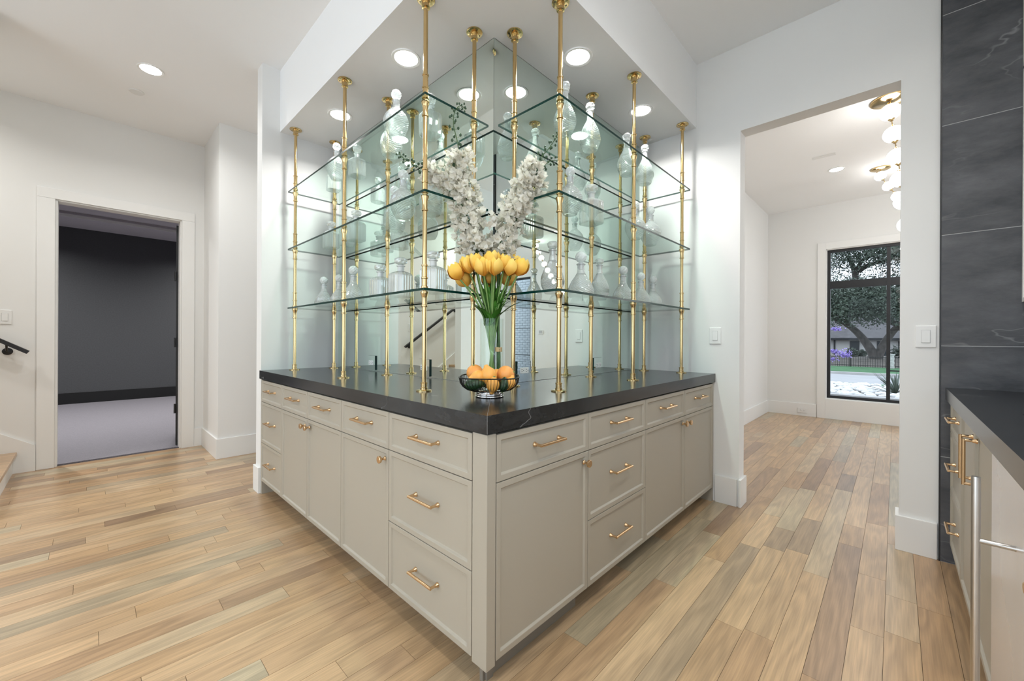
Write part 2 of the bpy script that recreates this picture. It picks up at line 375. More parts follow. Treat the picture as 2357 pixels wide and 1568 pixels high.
# dark room behind the left doorway
wallbox('floor_carpet', [((-3.0, 5.462, -.1), (3.2, 10.3, .004))], 'grey carpet in the dark room beyond the doorway', 'carpet', 'carpet')
wallbox('wall_dark', [((-3.0, 10.2, .0), (3.2, 10.3, 3.3)), ((-3.1, Y4+.13, 0), (-3.0, 10.3, 3.3)), ((3.2, Y4+.13, 0), (3.3, 10.3, 3.3)), ((-3.0, Y4+.12, 0), (-.27, Y4+.16, 3.3)), ((.72, Y4+.12, 0), (3.2, Y4+.16, 3.3)), ((-.27, Y4+.12, 2.42), (.72, Y4+.16, 3.3))],
        'black wall of the room beyond the left doorway', 'black_wall')
wallbox('ceiling_dark', [((-3.0, 5.5, 3.10), (3.2, 9.3, 3.2)), ((-3.0, 9.3, 3.02), (3.2, 10.2, 3.2))], 'stepped grey ceiling of the dark room', 'lilac', 'ceiling')
wallbox('trim_1', [((-3.0, 9.27, 3.015), (3.2, 9.3, 3.055))], 'pale edge strip of the stepped grey ceiling', 'trim', 'trim')
wallbox('baseboard_dark', [((-3.0, 10.18, .004), (3.2, 10.2, .19))], 'black baseboard along the carpet', 'black_trim', 'baseboard')

# trims ------------------------------------------------------------------
BH, BT = .19, .016
def base(name, boxes, label):
    mb = MB()
    for a, b in boxes: mb.box(a, b)
    o = struct(name, mb, M['trim'], label, 'baseboard', bevel=.002); return o
base('baseboard_right', [((X1-BT, .79, 0), (X1, .93, BH)), ((X1-BT, .78-BT, 0), (X1+.12+BT, .78, BH)), ((X1-BT, -.165, 0), (X1, -.02+BT, BH)), ((X1, -.02, 0), (X1+.12+BT, -.02+BT, BH))], 'tall white baseboard on both sides of the dining opening')
base('baseboard_stub', [((.88-BT, Y2+.002, 0), (.88, Y2+.12+BT, BH)), ((.88, Y2+.12, 0), (3.0, Y2+.12+BT, BH))], 'white baseboard around the end of the stub wall')
base('baseboard_pilaster', [((.845-BT, 4.66-BT, 0), (3.0, 4.66, BH)), ((.845-BT, 4.66, 0), (.845, Y4, BH)), ((.765, Y4-BT, 0), (.845-BT, Y4, BH))], 'white baseboard around the projecting wall by the dark doorway')
base('baseboard_dining', [((X1+.14, 1.487-BT, 0), (X7, 1.487, BH)), ((X7-BT, .85, 0), (X7, 1.487-BT, BH)), ((X7-BT, -3.4, 0), (X7, -1.56, BH))], 'white baseboard around the dining room')
base('baseboard_stairwall', [((-2.7, 4.08-BT, 0), (-.425, 4.08, BH)), ((-.425, 4.08-BT, 0), (-.425+BT, 4.2, .36))], 'white base block at the foot of the stair wall')
# casing of the left doorway
cs = MB()
for a, b in [((-.315, Y4-.02, 0), (-.21, Y4, 2.37)), ((.66, Y4-.02, 0), (.765, Y4, 2.37)), ((-.315, Y4-.02, 2.37), (.765, Y4, 2.46))]: cs.box(a, b)
for a, b in [((-.235, Y4, 0), (-.195, Y4+.12, 2.38)), ((.648, Y4, 0), (.69, Y4+.12, 2.38)), ((-.195, Y4, 2.358), (.648, Y4+.12, 2.4))]: cs.box(a, b)
struct('trim_2', cs, M['trim'], 'white casing and jamb around the dark doorway', 'trim', bevel=.003)
# casing of dining window
wc = MB(); c = .10
for a, b in [((X7-.02, WD[0], 0), (X7, WD[0]+c, WD[3]+c)), ((X7-.02, WD[1]-c, WD[2]-c), (X7, WD[1], WD[3]+c)), ((X7-.02, WD[1], WD[3]), (X7, WD[0], WD[3]+c)), ((X7-.02, WD[1], 0), (X7, WD[0], WD[2])),
             ((X7+.0005, WD[1], WD[2]), (X7+.06, WD[0]-.012, WD[2]+.012)), ((X7, WD[1], WD[3]-.012), (X7+.06, WD[0], WD[3])), ((X7, WD[0]-.012, WD[2]), (X7+.06, WD[0], WD[3]))]: wc.box(a, b)
struct('trim_3', wc, M['trim'], 'white casing and apron around the black dining window', 'trim', bevel=.002)
# open black door leaf of the dark room
dr = thing('door_1', 'black door swung open into the dark room', None, (.672, Y4+.135, 0), -.16); dr['kind'] = 'structure'
obj('door_leaf', MB().box((-.040, .0, .012), (0, .84, 2.34)), M['black_trim'], dr)
for z in (.35, 1.05, 1.75): obj('hinge', MB().lathe([(.009, 0), (.009, .10)], 10, (-.047, -.006, z)), M['black_metal'], dr)
# black dining window
def steel_window(name, y0, y1, z0, z1, mull, trans, rails, label, x=X7+.045):
    r = thing(name, label, None, (x, (y0+y1)/2, z0)); r['kind'] = 'structure'
    fr = MB(); t = .05
    def bar(ya, yb, za, zb, d=.05, o=0): fr.box((x-.01+o, min(ya, yb), za), (x-.01+o+d, max(ya, yb), zb))
    bar(y0, y0-t, z0, z1); bar(y1, y1+t, z0, z1); bar(y0-t, y1+t, z0, z0+t); bar(y0-t, y1+t, z1-t, z1)
    tz0, tz1 = trans
    if trans[1] > trans[0]: bar(y0-t, y1+t, tz0, tz1, .055)
    obj('window_frame', fr, M['win_black'], r, world=True, bevel=.003)
    ys = [y0-t] + sorted(mull, reverse=True) + [y1+t]
    for m_ in mull:
        b = MB().box((x-.012, m_-.02, z0+t), (x+.043, m_+.02, z1-t)); obj('mullion', b, M['win_black'], r, world=True, bevel=.003)
    zz = [(z0+t, tz0), (tz1, z1-t)] if tz1 > tz0 else [(z0+t, z1-t)]
    for i in range(len(ys)-1):
        for za, zb in zz:
            obj('pane', MB().box((x+.014, ys[i+1], za), (x+.018, ys[i], zb)), M['pane'], r, world=True)
    for (ya, yb, zr) in rails:
        obj('glazing_bar', MB().box((x+.004, min(ya, yb), zr-.008), (x+.028, max(ya, yb), zr+.008)), M['win_black'], r, world=True)
    return r
steel_window('window_1', WD[0], WD[1], WD[2], WD[3], [.066, -.65], (1.917, 2.026), [(.046, -.63, 1.30), (.046, -.63, .74)], 'large black framed window looking out to the oak tree')
steel_window('window_2', DD[0], DD[1], DD[2], DD[3], [], (0, 0), [(DD[0]-.05, DD[1]+.05, .74), (DD[0]-.05, DD[1]+.05, 1.42), (DD[0]-.05, DD[1]+.05, 2.1)], 'tall narrow black glazed door reflected in the right mirror')
steel_window('added_window', 3.4, -.2, .5, 2.7, [1.0, 2.2], (0, 0), [], 'added kitchen window behind the camera', x=-4.08)  # unseen window made up to go with the area light there

# ------------------------------------------------------------------ stairs
st = thing('staircase', 'white stairs with oak treads climbing left along the cream wall', 'stairs', (-.44, 4.8, 0))
sy0, sy1 = 4.202, Y4-.018
for i in range(8):
    xr = -.442 - .265*i; zt = .18*(i+1)
    obj('riser', MB().box((xr-.02, sy0, .18*i), (xr, sy1, zt-.032)), M['trim'], st, world=True)
    obj('tread', MB().box((xr-.285, sy0, zt-.032), (xr+.025, sy1, zt)), M['oak'], st, world=True, bevel=.006)
sk = MB(); pts = [(-.317, 0), (-.317, .218), (-2.69, .218+.68*2.373), (-2.69, 0)]
vs = [(x, Y4-.017, z) for x, z in pts] + [(x, Y4-.001, z) for x, z in pts]
sk.add(vs, [(0,1,2,3), (7,6,5,4), (0,4,5,1), (1,5,6,2), (2,6,7,3), (3,7,4,0)])
struct('trim_4', sk, M['trim'], 'white sloping skirt board beside the stairs', 'trim')
hr = thing('handrail', 'black metal handrail rising left along the cream wall', 'handrail', (-.35, Y4-.07, 1.02))
h0 = Vector((-.356, Y4-.075, 1.022)); hd = Vector((-1, 0, .68)).normalized()
def bar_along(p, d, ln, wy, h):
    u = Vector((0, 1, 0)); n = d.cross(u).normalized()
    mb = MB(); q = []
    for s in (0, ln):
        for a, b_ in ((-wy/2, -h/2), (wy/2, -h/2), (wy/2, h/2), (-wy/2, h/2)): q.append(p + d*s + u*a + n*b_)
    return mb.add(q, [(0,1,2,3), (7,6,5,4), (0,4,5,1), (1,5,6,2), (2,6,7,3), (3,7,4,0)])
obj('rail', bar_along(h0, hd, 2.4, .042, .030), M['black_metal'], hr, world=True, bevel=.002)
for s in (.14, 1.2, 2.2):
    p = h0 + hd*s
    b = MB().tube([(p.x, Y4-.006, p.z-.07), (p.x, Y4-.05, p.z-.065), (p.x, Y4-.075, p.z-.012)], .007, 8)
    q = obj('bracket', b, M['black_metal'], hr, world=True, smooth=40)
    obj('rosette', MB().lathe([(.03, 0), (.03, .006), (.012, .012)], 18).xf(Matrix.Translation((p.x, Y4-.001, p.z-.07)) @ Matrix.Rotation(PI/2, 4, 'X')), M['black_metal'], hr, world=True, smooth=40)

# ------------------------------------------------------------------ slate clad wall
sl = MB().box((X1-.0145, -.849, 0), (X1, -.172, CEIL))
slw = struct('wall_tile', sl, M['grout'], 'charcoal slate tile wall at the right edge beside the sink counter', 'wall')
zs_ = [0, .55, 1.132, 1.713, 2.287, 2.868, 3.198]
for a, b in zip(zs_[:-1], zs_[1:]):
    obj('slate_tile', MB().box((X1-.016, -.848, a+.0018), (X1-.0148, -.176, b-.0018)), M['slate'], slw, bevel=.0008)
obj('edge_strip', MB().box((X1-.017, -.1755, 0), (X1, -.170, CEIL-.002)), M['black_metal'], slw)

# ================================================================== downlights
def downlight(loc, label, watt, seen=True, r=.062):
    t = thing('downlight', label, 'ceiling light', loc, group='recessed ceiling downlights')
    obj('trim_ring', MB().lathe([(r+.018, -.001), (r+.016, -.006), (r+.002, -.004), (r, -.001)], 28, cap=False), M['plate'], t, smooth=40)
    obj('lens', MB().lathe([(r, -.0005), (r, -.0035)], 28), M['lens'], t)
    l = bpy.data.lights.new('downlight_lamp', 'AREA'); l.shape = 'DISK'; l.size = .11; l.energy = watt; l.color = (1, .985, .96); l.spread = math.radians(150)
    o = bpy.data.objects.new('downlight_lamp', l); COL.objects.link(o); o.parent = t; o.location = (0, 0, -.006)
    return t
for (x, y), lb in zip([(1.22, 1.992), (1.87, 1.284), (1.214, 2.839), (2.607, 1.27)],
        ['bright recessed downlight in the soffit left of the mirror corner', 'bright recessed downlight in the soffit right of the mirror corner', 'recessed downlight toward the left end of the soffit', 'recessed downlight toward the right end of the soffit']):
    downlight((x, y, SOF), lb, SOFF_W)
downlight((.316, 4.122, CEIL), 'lit downlight in the main ceiling before the dark doorway', DOWN_W*.75)
downlight((6.06, .507, CEIL2), 'small downlight in the dining room ceiling', DINE_W)
for p in [(-2.2, 2.5, 1, 'near the stair wall behind the camera'), (-2.2, .6, 1, 'near the added kitchen window'), (.2, -.3, 1, 'above the camera by the sink wall'), (1.75, -.15, .5, 'above the sink counter aisle')]:  # out-of-view lamps added to light the kitchen and cabinet fronts
    downlight((p[0], p[1], CEIL), 'added unseen kitchen downlight ' + p[3], DOWN_W*p[2])
for p in [(4.2, -1.6, 'nearest the opening'), (6.06, -1.6, 'before the glazed far wall'), (4.2, -3.6, 'at the inner end corner'), (6.06, -3.6, 'beside the narrow glazed door')]:  # out-of-view lamps added to light the dining room
    downlight((p[0], p[1], CEIL2), 'added unseen dining room downlight ' + p[2], DINE_W)
downlight((1.9, 4.1, CEIL), 'added unseen downlight in the side hall', DOWN_W*.3)  # added out of view to light the hall
downlight((-1.3, 4.8, CEIL), 'added unseen downlight above the stairs', DOWN_W)  # added out of view to brighten the stairwell corner
for p in [(-.6, 7.0, 'just inside the doorway at left'), (1.0, 7.4, 'just inside the doorway at right'), (-1.3, 9.1, 'near the black wall at left'), (2.1, 9.1, 'near the black wall at right')]:  # hidden lamps added to brighten the black wall and carpet
    downlight((p[0], p[1], 3.10), 'added unseen dark room downlight ' + p[2], DARK_W)
tag(obj('smoke_detector_cover', MB().lathe([(.05, 0), (.05, -.004), (.046, -.008)], 28, (.263, 4.582, CEIL)), M['plate'], smooth=30), 'flat white round cover disc on the left ceiling', 'ceiling cover')
tag(obj('air_vent', MB().box((5.50, .47, CEIL2-.006), (5.56, .67, CEIL2-.0005)), M['plate'], bevel=.002), 'small white air vent in the dining room ceiling', 'vent')
# ================================================================== cabinets
FT = .021
def front_mesh(wd, h):
    """slim-framed front, local x across, z up, face toward -y, back at y=FT"""
    mb = MB(); f = .020; d = .008
    o = [(0, 0), (wd, 0), (wd, h), (0, h)]; a = [(f, f), (wd-f, f), (wd-f, h-f), (f, h-f)]
    g = f + .005; i = [(g, g), (wd-g, g), (wd-g, h-g), (g, h-g)]
    vs = [(x, 0, z) for x, z in o] + [(x, 0, z) for x, z in a] + [(x, d, z) for x, z in i] + [(x, FT, z) for x, z in o]
    fs = []
    for k in range(4):
        j = (k+1) % 4
        fs += [(k, j, 4+j, 4+k), (4+k, 4+j, 8+j, 8+k), (j, k, 12+k, 12+j)]
    fs += [(8, 9, 10, 11), (15, 14, 13, 12)]
    return mb.add(vs, fs)
def pull_mesh(ln=.152, so=.034, r=.0055):
    out = MB(); out.tube([(-ln/2, -so, 0), (ln/2, -so, 0)], r, 12)
    for s in (-1, 1):
        x = s*(ln/2-.0045)
        out.tube([(x, -so, 0), (x, 0, 0)], r*.95, 12)
        q = MB().lathe([(.0095, 0), (.0095, .003), (.0075, .006), (.006, .013)], 16).xf(Matrix.Translation((x, 0, 0)) @ Matrix.Rotation(PI/2, 4, 'X'))
        out.add(q.v, q.f)
    return out.mesh('pull', M['bronze'], 35)
def knob_mesh():
    q = MB().lathe([(.009, 0), (.009, .003), (.0055, .007), (.005, .014), (.008, .018), (.0150, .024), (.0155, .032), (.0135, .0335)], 20).xf(Matrix.Rotation(PI/2, 4, 'X'))
    return q.mesh('knob', M['bronze'], 35)
PULL = pull_mesh(); KNOB = knob_mesh(); PULL_L = pull_mesh(.165)
Z0, ZD, ZT = .102, .686, .846     # bottom of fronts, joint under top drawers, top
def cabinet(name, label, cat, loc, rz, cols, depth=.54, kick=.11, group=None, kick_ends=(0, 0)):
    """cols: list of (width, rows) ; rows from top: list of (z0, z1, kind, hw) ; local x across, front face at y=0"""
    t = thing(name, label, cat, loc, rz, group)
    W = sum(c[0] for c in cols)
    obj('body', MB().box((.001, FT+.0005, Z0), (W-.001, depth, ZT+.004)), M['gap_shade'], t)
    obj('toe_kick', MB().box((.0, kick, 0), (W, kick+.015, Z0)), M['taupe_shade'], t)
    x = 0; g = .0017
    for wd, rows_ in cols:
        for z0, z1, kind, hw in rows_:
            fr = obj('drawer' if kind == 'drawer' else 'door', front_mesh(wd-2*g, z1-z0-2*g), M['taupe'], t, loc=(x+g, 0, z0+g), bevel=.0012)
            w2, h2 = wd-2*g, z1-z0-2*g
            if hw == 'pull': link('pull', PULL, fr, (w2/2, .008, h2*.56 if h2 < .2 else h2*.54))
            elif hw == 'knob_l': link('knob', KNOB, fr, (.030 if w2 < .4 else .034, .002, h2-.042))
            elif hw == 'knob_r': link('knob', KNOB, fr, (w2-.030, .002, h2-.042))
            elif hw == 'vpull_l': link('pull', PULL_L, fr, (.045, .004, h2-.12), (0, PI/2, 0))
            elif hw == 'vpull_r': link('pull', PULL_L, fr, (w2-.045, .004, h2-.12), (0, PI/2, 0))
        x += wd
    return t
DR1 = (ZD, ZT, 'drawer', 'pull')
stack = [DR1, (.386, ZD, 'drawer', 'pull'), (Z0, .386, 'drawer', 'pull')]
def dd(k): return [DR1, (Z0, ZD, 'door', k)]
XF, YF = .876, .941
yb = [1.014, 1.552, 2.020, 2.478, 2.930, 3.388]
L_ = -PI/2
grp = 'taupe bar cabinets'
cabinet('drawer_cabinet', 'taupe three-drawer cabinet left of the counter corner', 'cabinet', (XF, yb[1], 0), L_, [(yb[1]-yb[0], stack)], group=grp)
cabinet('base_cabinet', 'taupe single-door cabinet second from the corner on the left run', 'cabinet', (XF, yb[2], 0), L_, [(yb[2]-yb[1], dd('knob_r'))], group=grp)
cabinet('base_cabinet', 'taupe two-door cabinet with paired knobs in the middle of the left run', 'cabinet', (XF, yb[4], 0), L_, [(yb[4]-yb[3], dd('knob_r')), (yb[3]-yb[2], dd('knob_l'))], group=grp)
cabinet('drawer_cabinet', 'narrow-looking taupe three-drawer cabinet at the far left end', 'cabinet', (XF, yb[5], 0), L_, [(yb[5]-yb[4], stack)], group=grp)
xb = [.918, 1.461, 2.004, 2.545, 3.078]
cabinet('base_cabinet', 'taupe single-door cabinet right of the counter corner', 'cabinet', (xb[0], YF, 0), 0, [(xb[1]-xb[0], dd('knob_r'))], depth=.07, kick=.062, group=grp)
cabinet('drawer_cabinet', 'taupe three-drawer cabinet second from the corner on the right run', 'cabinet', (xb[1], YF, 0), 0, [(xb[2]-xb[1], stack)], group=grp)
cabinet('base_cabinet', 'taupe two-door cabinet at the right end against the white wall', 'cabinet', (xb[2], YF, 0), 0, [(xb[3]-xb[2], dd('knob_r')), (xb[4]-xb[3], dd('knob_l'))], group=grp)
cp = thing('corner_post', 'taupe square corner post between the two cabinet runs', 'cabinet post', (XF, YF, 0))
obj('post', MB().prism([(XF, YF), (xb[0]-.002, YF), (xb[0]-.002, YF+.02), (XF+.02, YF+.02), (XF+.02, yb[0]-.002), (XF, yb[0]-.002)], .090, ZT+.004), M['taupe'], cp, world=True, bevel=.002)
obj('foot', MB().box((.930, .995, 0), (.945, 1.012, .101)).box((.945, .995, 0), (.96, 1.0, .101)), M['taupe_shade'], cp, world=True)
tag(obj('end_panel', MB().box((XF+.006, yb[5]+.001, 0), (1.43, Y2-.002, ZT+.004)), M['taupe']), 'taupe end panel at the left end of the bar', 'cabinet panel')
tag(obj('end_panel', MB().box((xb[4]+.001, YF+.006, 0), (X1-.001, 1.5, ZT+.004)), M['taupe']), 'taupe end panel against the white wall at the right end', 'cabinet panel')
# countertop of two mitred slabs
ct = thing('bar_countertop', 'thick black soapstone countertop wrapping the mirrored corner', 'countertop', (.869, .934, .854))
CZ0, CZ = .854, .914; e = .0006
obj('slab', MB().prism([(.869, .934+e), (1.4435, 1.5085+e), (1.4435, Y2-.0015), (.869, Y2-.0015)], CZ0, CZ), M['soap'], ct, world=True)
obj('slab', MB().prism([(.869+e, .934), (X1-.0015, .934), (X1-.0015, 1.5125), (1.4475, 1.5125)], CZ0, CZ), M['soap'], ct, world=True)
obj('mitre_seam', MB().prism([(.8692, .9344), (.8698, .9338), (1.4467, 1.5108), (1.4449, 1.5108)], CZ0+.001, CZ-.0001), M['seam'], ct, world=True)
# mirrors
mt = .006
def mirror(name, a, b, label, axis):
    mb = MB().box(a, b)
    mb.m = [1]*6
    # front face is the silvered one
    mb.m[5 if axis == 'x' else 2] = 0
    return tag(obj(name, mb, [M['mirror'], M['mirror_edge']]), label, 'mirror', 'mirror panels of the bar corner')
mirror('wall_mirror', (XM, YM+.001, CZ+.001), (XM+mt, Y2-.002, SOF-.003), 'tall mirror panel on the left side of the corner behind the shelves', 'x')
mirror('wall_mirror', (XM+.001, YM, CZ+.001), (X1-.002, YM+mt, SOF-.003), 'tall mirror panel on the right side of the corner behind the shelves', 'y')

# ================================================================== glass shelves and rods
ST = {'upper': 2.268, 'middle': 1.831, 'lower': 1.387}; TH = .0115
for nm, z in ST.items():
    for side in ('left', 'right'):
        mb = MB()
        if side == 'left': mb.box((1.035, 1.532, z-TH), (1.425, 3.337, z))
        else: mb.box((1.456, 1.098, z-TH), (3.055, 1.492, z))
        mb.m = [0, 0, 1, 1, 1, 1]
        tag(obj('glass_shelf', mb, [M['shelf'], M['shelf_edge']]), f'{nm} clear glass shelf with dark green edge on the {side} run', 'shelf', 'glass bar shelves')
def rod_parts():
    p = {}
    p['pole'] = MB().lathe([(.0105, CZ+.002), (.0105, SOF-.002)], 16).mesh('pole', M['brass'], 40)
    fl = [(.036, 0), (.036, .004), (.033, .006), (.017, .007), (.017, .016), (.0145, .018), (.0145, .034), (.0165, .036), (.0165, .04), (.0115, .042)]
    p['base_flange'] = MB().lathe([(r, CZ+.0005+z) for r, z in fl], 24).mesh('base_flange', M['brass'], 35)
    p['ceiling_flange'] = MB().lathe([(r*1.15, SOF-.0005-z) for r, z in reversed(fl)], 24).mesh('ceiling_flange', M['brass'], 35)
    mb = MB()
    for k in range(4):
        a = PI/4 + k*PI/2
        mb.lathe([(.0035, SOF-.0075), (.0035, SOF-.0055)], 10, (.029*math.cos(a), .029*math.sin(a), 0))
    p['screws'] = mb.mesh('screws', M['dark_slot'])
    for nm, z in ST.items():
        z1 = z - TH
        col = [(.0125, z1-.072), (.0155, z1-.070), (.0155, z1-.064), (.0125, z1-.062), (.0125, z1-.030), (.0145, z1-.022), (.0190, z1-.007), (.0190, z1-.001),]
        p['lower_collar_'+nm] = MB().lathe(col, 18).mesh('lower_collar', M['brass'], 35)
        col = [(.0165, z+.001), (.0165, z+.012), (.0125, z+.014), (.0125, z+.046), (.0155, z+.048), (.0155, z+.054), (.0125, z+.056), (.0125, z+.104), (.015, z+.106), (.015, z+.112), (.0115, z+.114)]
        p['upper_collar_'+nm] = MB().lathe(col, 18).mesh('upper_collar', M['brass'], 35)
    return p
RP = rod_parts()
rod_names = {
 (1.070, 1.580): 'front brass rod of the left shelves nearest the counter corner', (1.070, 2.437): 'middle front brass rod of the left shelves', (1.070, 3.285): 'front brass rod at the far left end by the stub wall',
 (1.357, 1.568): 'rear brass rod of the left shelves beside the mirror corner', (1.357, 2.431): 'middle rear brass rod of the left shelves', (1.357, 3.270): 'rear brass rod at the far left end by the stub wall',
 (1.510, 1.135): 'front brass rod of the right shelves nearest the counter corner', (2.235, 1.131): 'middle front brass rod of the right shelves', (2.985, 1.131): 'front brass rod at the far right end by the white wall',
 (1.503, 1.421): 'rear brass rod of the right shelves beside the mirror corner', (2.234, 1.421): 'middle rear brass rod of the right shelves', (2.978, 1.415): 'rear brass rod at the far right end by the white wall'}
for (x, y), lb in rod_names.items():
    t = thing('shelf_rod', lb, 'shelf rod', (x, y, 0), random.random()*6, 'brass rods carrying the glass shelves')
    for k, me in RP.items():
        o = link(k.split('_upper')[0].split('_middle')[0].split('_lower')[0] if k.count('_') > 1 else k, me, t)
        if k == 'screws': o['kind'] = 'stuff'
        o.name = 'upper_collar' if k.startswith('upper_c') else 'lower_collar' if k.startswith('lower_c') else k

# ================================================================== decanters
def cutwob(amp, per=1):
    return lambda i, j: 1 + (amp if (i//per + j) % 2 else -amp)
def smooth_prof(pts, n=5):
    out = []
    for k in range(len(pts)-1):
        p0 = pts[max(k-1, 0)]; p1 = pts[k]; p2 = pts[k+1]; p3 = pts[min(k+2, len(pts)-1)]
        for s in range(n):
            t = s/n
            q = []
            for d in (0, 1):
                a, b, c_, d_ = p0[d], p1[d], p2[d], p3[d]
                q.append(.5*((2*b) + (-a+c_)*t + (2*a-5*b+4*c_-d_)*t*t + (-a+3*b-3*c_+d_)*t**3))
            out.append((max(q[0], .002), q[1]))
    out.append(pts[-1]); return out
def round_decanter(body, neck, stop, cut=.022, seg=40, n=6, ball='ball'):
    b = MB(); prof = smooth_prof(body, n)
    b.lathe(prof, seg, wob=cutwob(cut) if cut else None)
    nk = MB().lathe(neck, 20)
    hz = neck[-1][1]
    s = MB()
    s.lathe([(neck[0][0]*.55, hz-.03), (neck[-1][0]*.75, hz), (neck[-1][0]*.6, hz+.004)], 16)
    if ball == 'ball':
        r = stop; pr = [(r*max(.25, math.cos(t)), hz+.004+r+r*math.sin(t)) for t in [(-1.25+2.6*k/8) for k in range(9)]]
        pr[-1] = (r*.2, hz+.004+2*r); s.lathe(pr, 16, wob=cutwob(.03))
    else:
        r = stop
        s.lathe([(r*.6, hz+.003), (r*1.05, hz+.014), (r*1.12, hz+.03), (r*.8, hz+.040)], 12, wob=cutwob(.06))
    return [('body', b.mesh('decanter_body', M['crystal'])), ('neck', nk.mesh('decanter_neck', M['crystal'], 40)), ('stopper', s.mesh('decanter_stopper', M['frost'] if ball == 'ball' else M['crystal']))]
def square_decanter(wd, h, flutes, stop='cube'):
    b = MB(); c_ = wd*.16; a = wd/2
    def ring(s, z):
        q = a*s; k = c_*s; pts = []
        cor = [(q, -q+k), (q, q-k), (q-k, q), (-q+k, q), (-q, q-k), (-q, -q+k), (-q+k, -q), (q-k, -q)]
        out = []
        for i in range(8):
            p, r = cor[i], cor[(i+1) % 8]
            m = flutes if i % 2 == 0 else 1
            for u in range(m):
                t = u/m; x = p[0]+(r[0]-p[0])*t; y = p[1]+(r[1]-p[1])*t
                f = .965 if u % 2 else 1.0
                out.append((x*f, y*f, z))
        return out
    zs = [(.90, 0), (1, .006), (1, h*.40), (1, h*.86), (.93, h*.93), (.62, h), (.36, h+.006)]
    rings = [ring(s, z) for s, z in zs]; n = len(rings[0])
    vs = [p for r in rings for p in r]; fs = []
    for j in range(len(rings)-1):
        for i in range(n):
            k = (i+1) % n; fs.append((j*n+i, j*n+k, (j+1)*n+k, (j+1)*n+i))
    fs.append(tuple(range(n-1, -1, -1))); fs.append(tuple(range((len(rings)-1)*n, len(rings)*n)))
    b.add(vs, fs)
    nk = MB().lathe([(.017, h+.004), (.0165, h+.028), (.022, h+.031), (.022, h+.035), (.0165, h+.037)], 20)
    s = MB(); z = h+.037
    s.lathe([(.010, z-.03), (.013, z), (.012, z+.006)], 16)
    if stop == 'cube':
        s.lathe([(.014, z+.004), (.027, z+.018), (.029, z+.042), (.022, z+.052)], 8, wob=cutwob(.04))
    else:
        s.lathe([(.014, z+.003), (.030, z+.010), (.033, z+.020), (.031, z+.032), (.020, z+.038)], 14, wob=cutwob(.04))
    return [('body', b.mesh('decanter_body', M['crystal'])), ('neck', nk.mesh('decanter_neck', M['frost'], 40)), ('stopper', s.mesh('decanter_stopper', M['crystal']))]
DEC = {
 'globe': round_decanter([(.030, 0), (.036, .003), (.040, .012), (.058, .045), (.066, .080), (.060, .112), (.040, .140), (.024, .156)], [(.024, .154), (.0185, .170), (.018, .192), (.0215, .197), (.0215, .201), (.018, .203)], .0265),
 'tear': round_decanter([(.036, 0), (.041, .004), (.046, .018), (.057, .045), (.060, .070), (.054, .100), (.040, .135), (.027, .160), (.020, .175)], [(.020, .173), (.017, .200), (.017, .222), (.022, .226), (.022, .231), (.017, .233)], .024, cut=.035, ball='facet'),
 'barrel': round_decanter([(.044, 0), (.050, .004), (.060, .03), (.063, .06), (.060, .10), (.046, .13), (.028, .152), (.022, .162)], [(.022, .16), (.018, .18), (.018, .204), (.023, .208), (.023, .213), (.018, .215)], .027, cut=.03, ball='ball'),
 'flask': round_decanter([(.050, 0), (.060, .004), (.064, .02), (.061, .045), (.047, .078), (.031, .102), (.022, .118)], [(.022, .116), (.018, .132), (.0175, .158), (.0225, .162), (.0225, .166), (.018, .168)], .028, cut=.02),
 'square': square_decanter(.098, .125, 4), 'fluted': square_decanter(.102, .128, 8, 'disc'), 'crown': square_decanter(.104, .125, 10, 'disc')}
def decanter(kind, shelf, x, y, label, s=1.0, rz=None):
    t = thing('decanter', label, 'decanter', (x, y, ST[shelf]+.0008), random.random()*6 if rz is None else rz, 'crystal decanters on the glass shelves')
    t.scale = (s, s, s)
    for nm, me in DEC[kind]: link(nm, me, t)
    return t
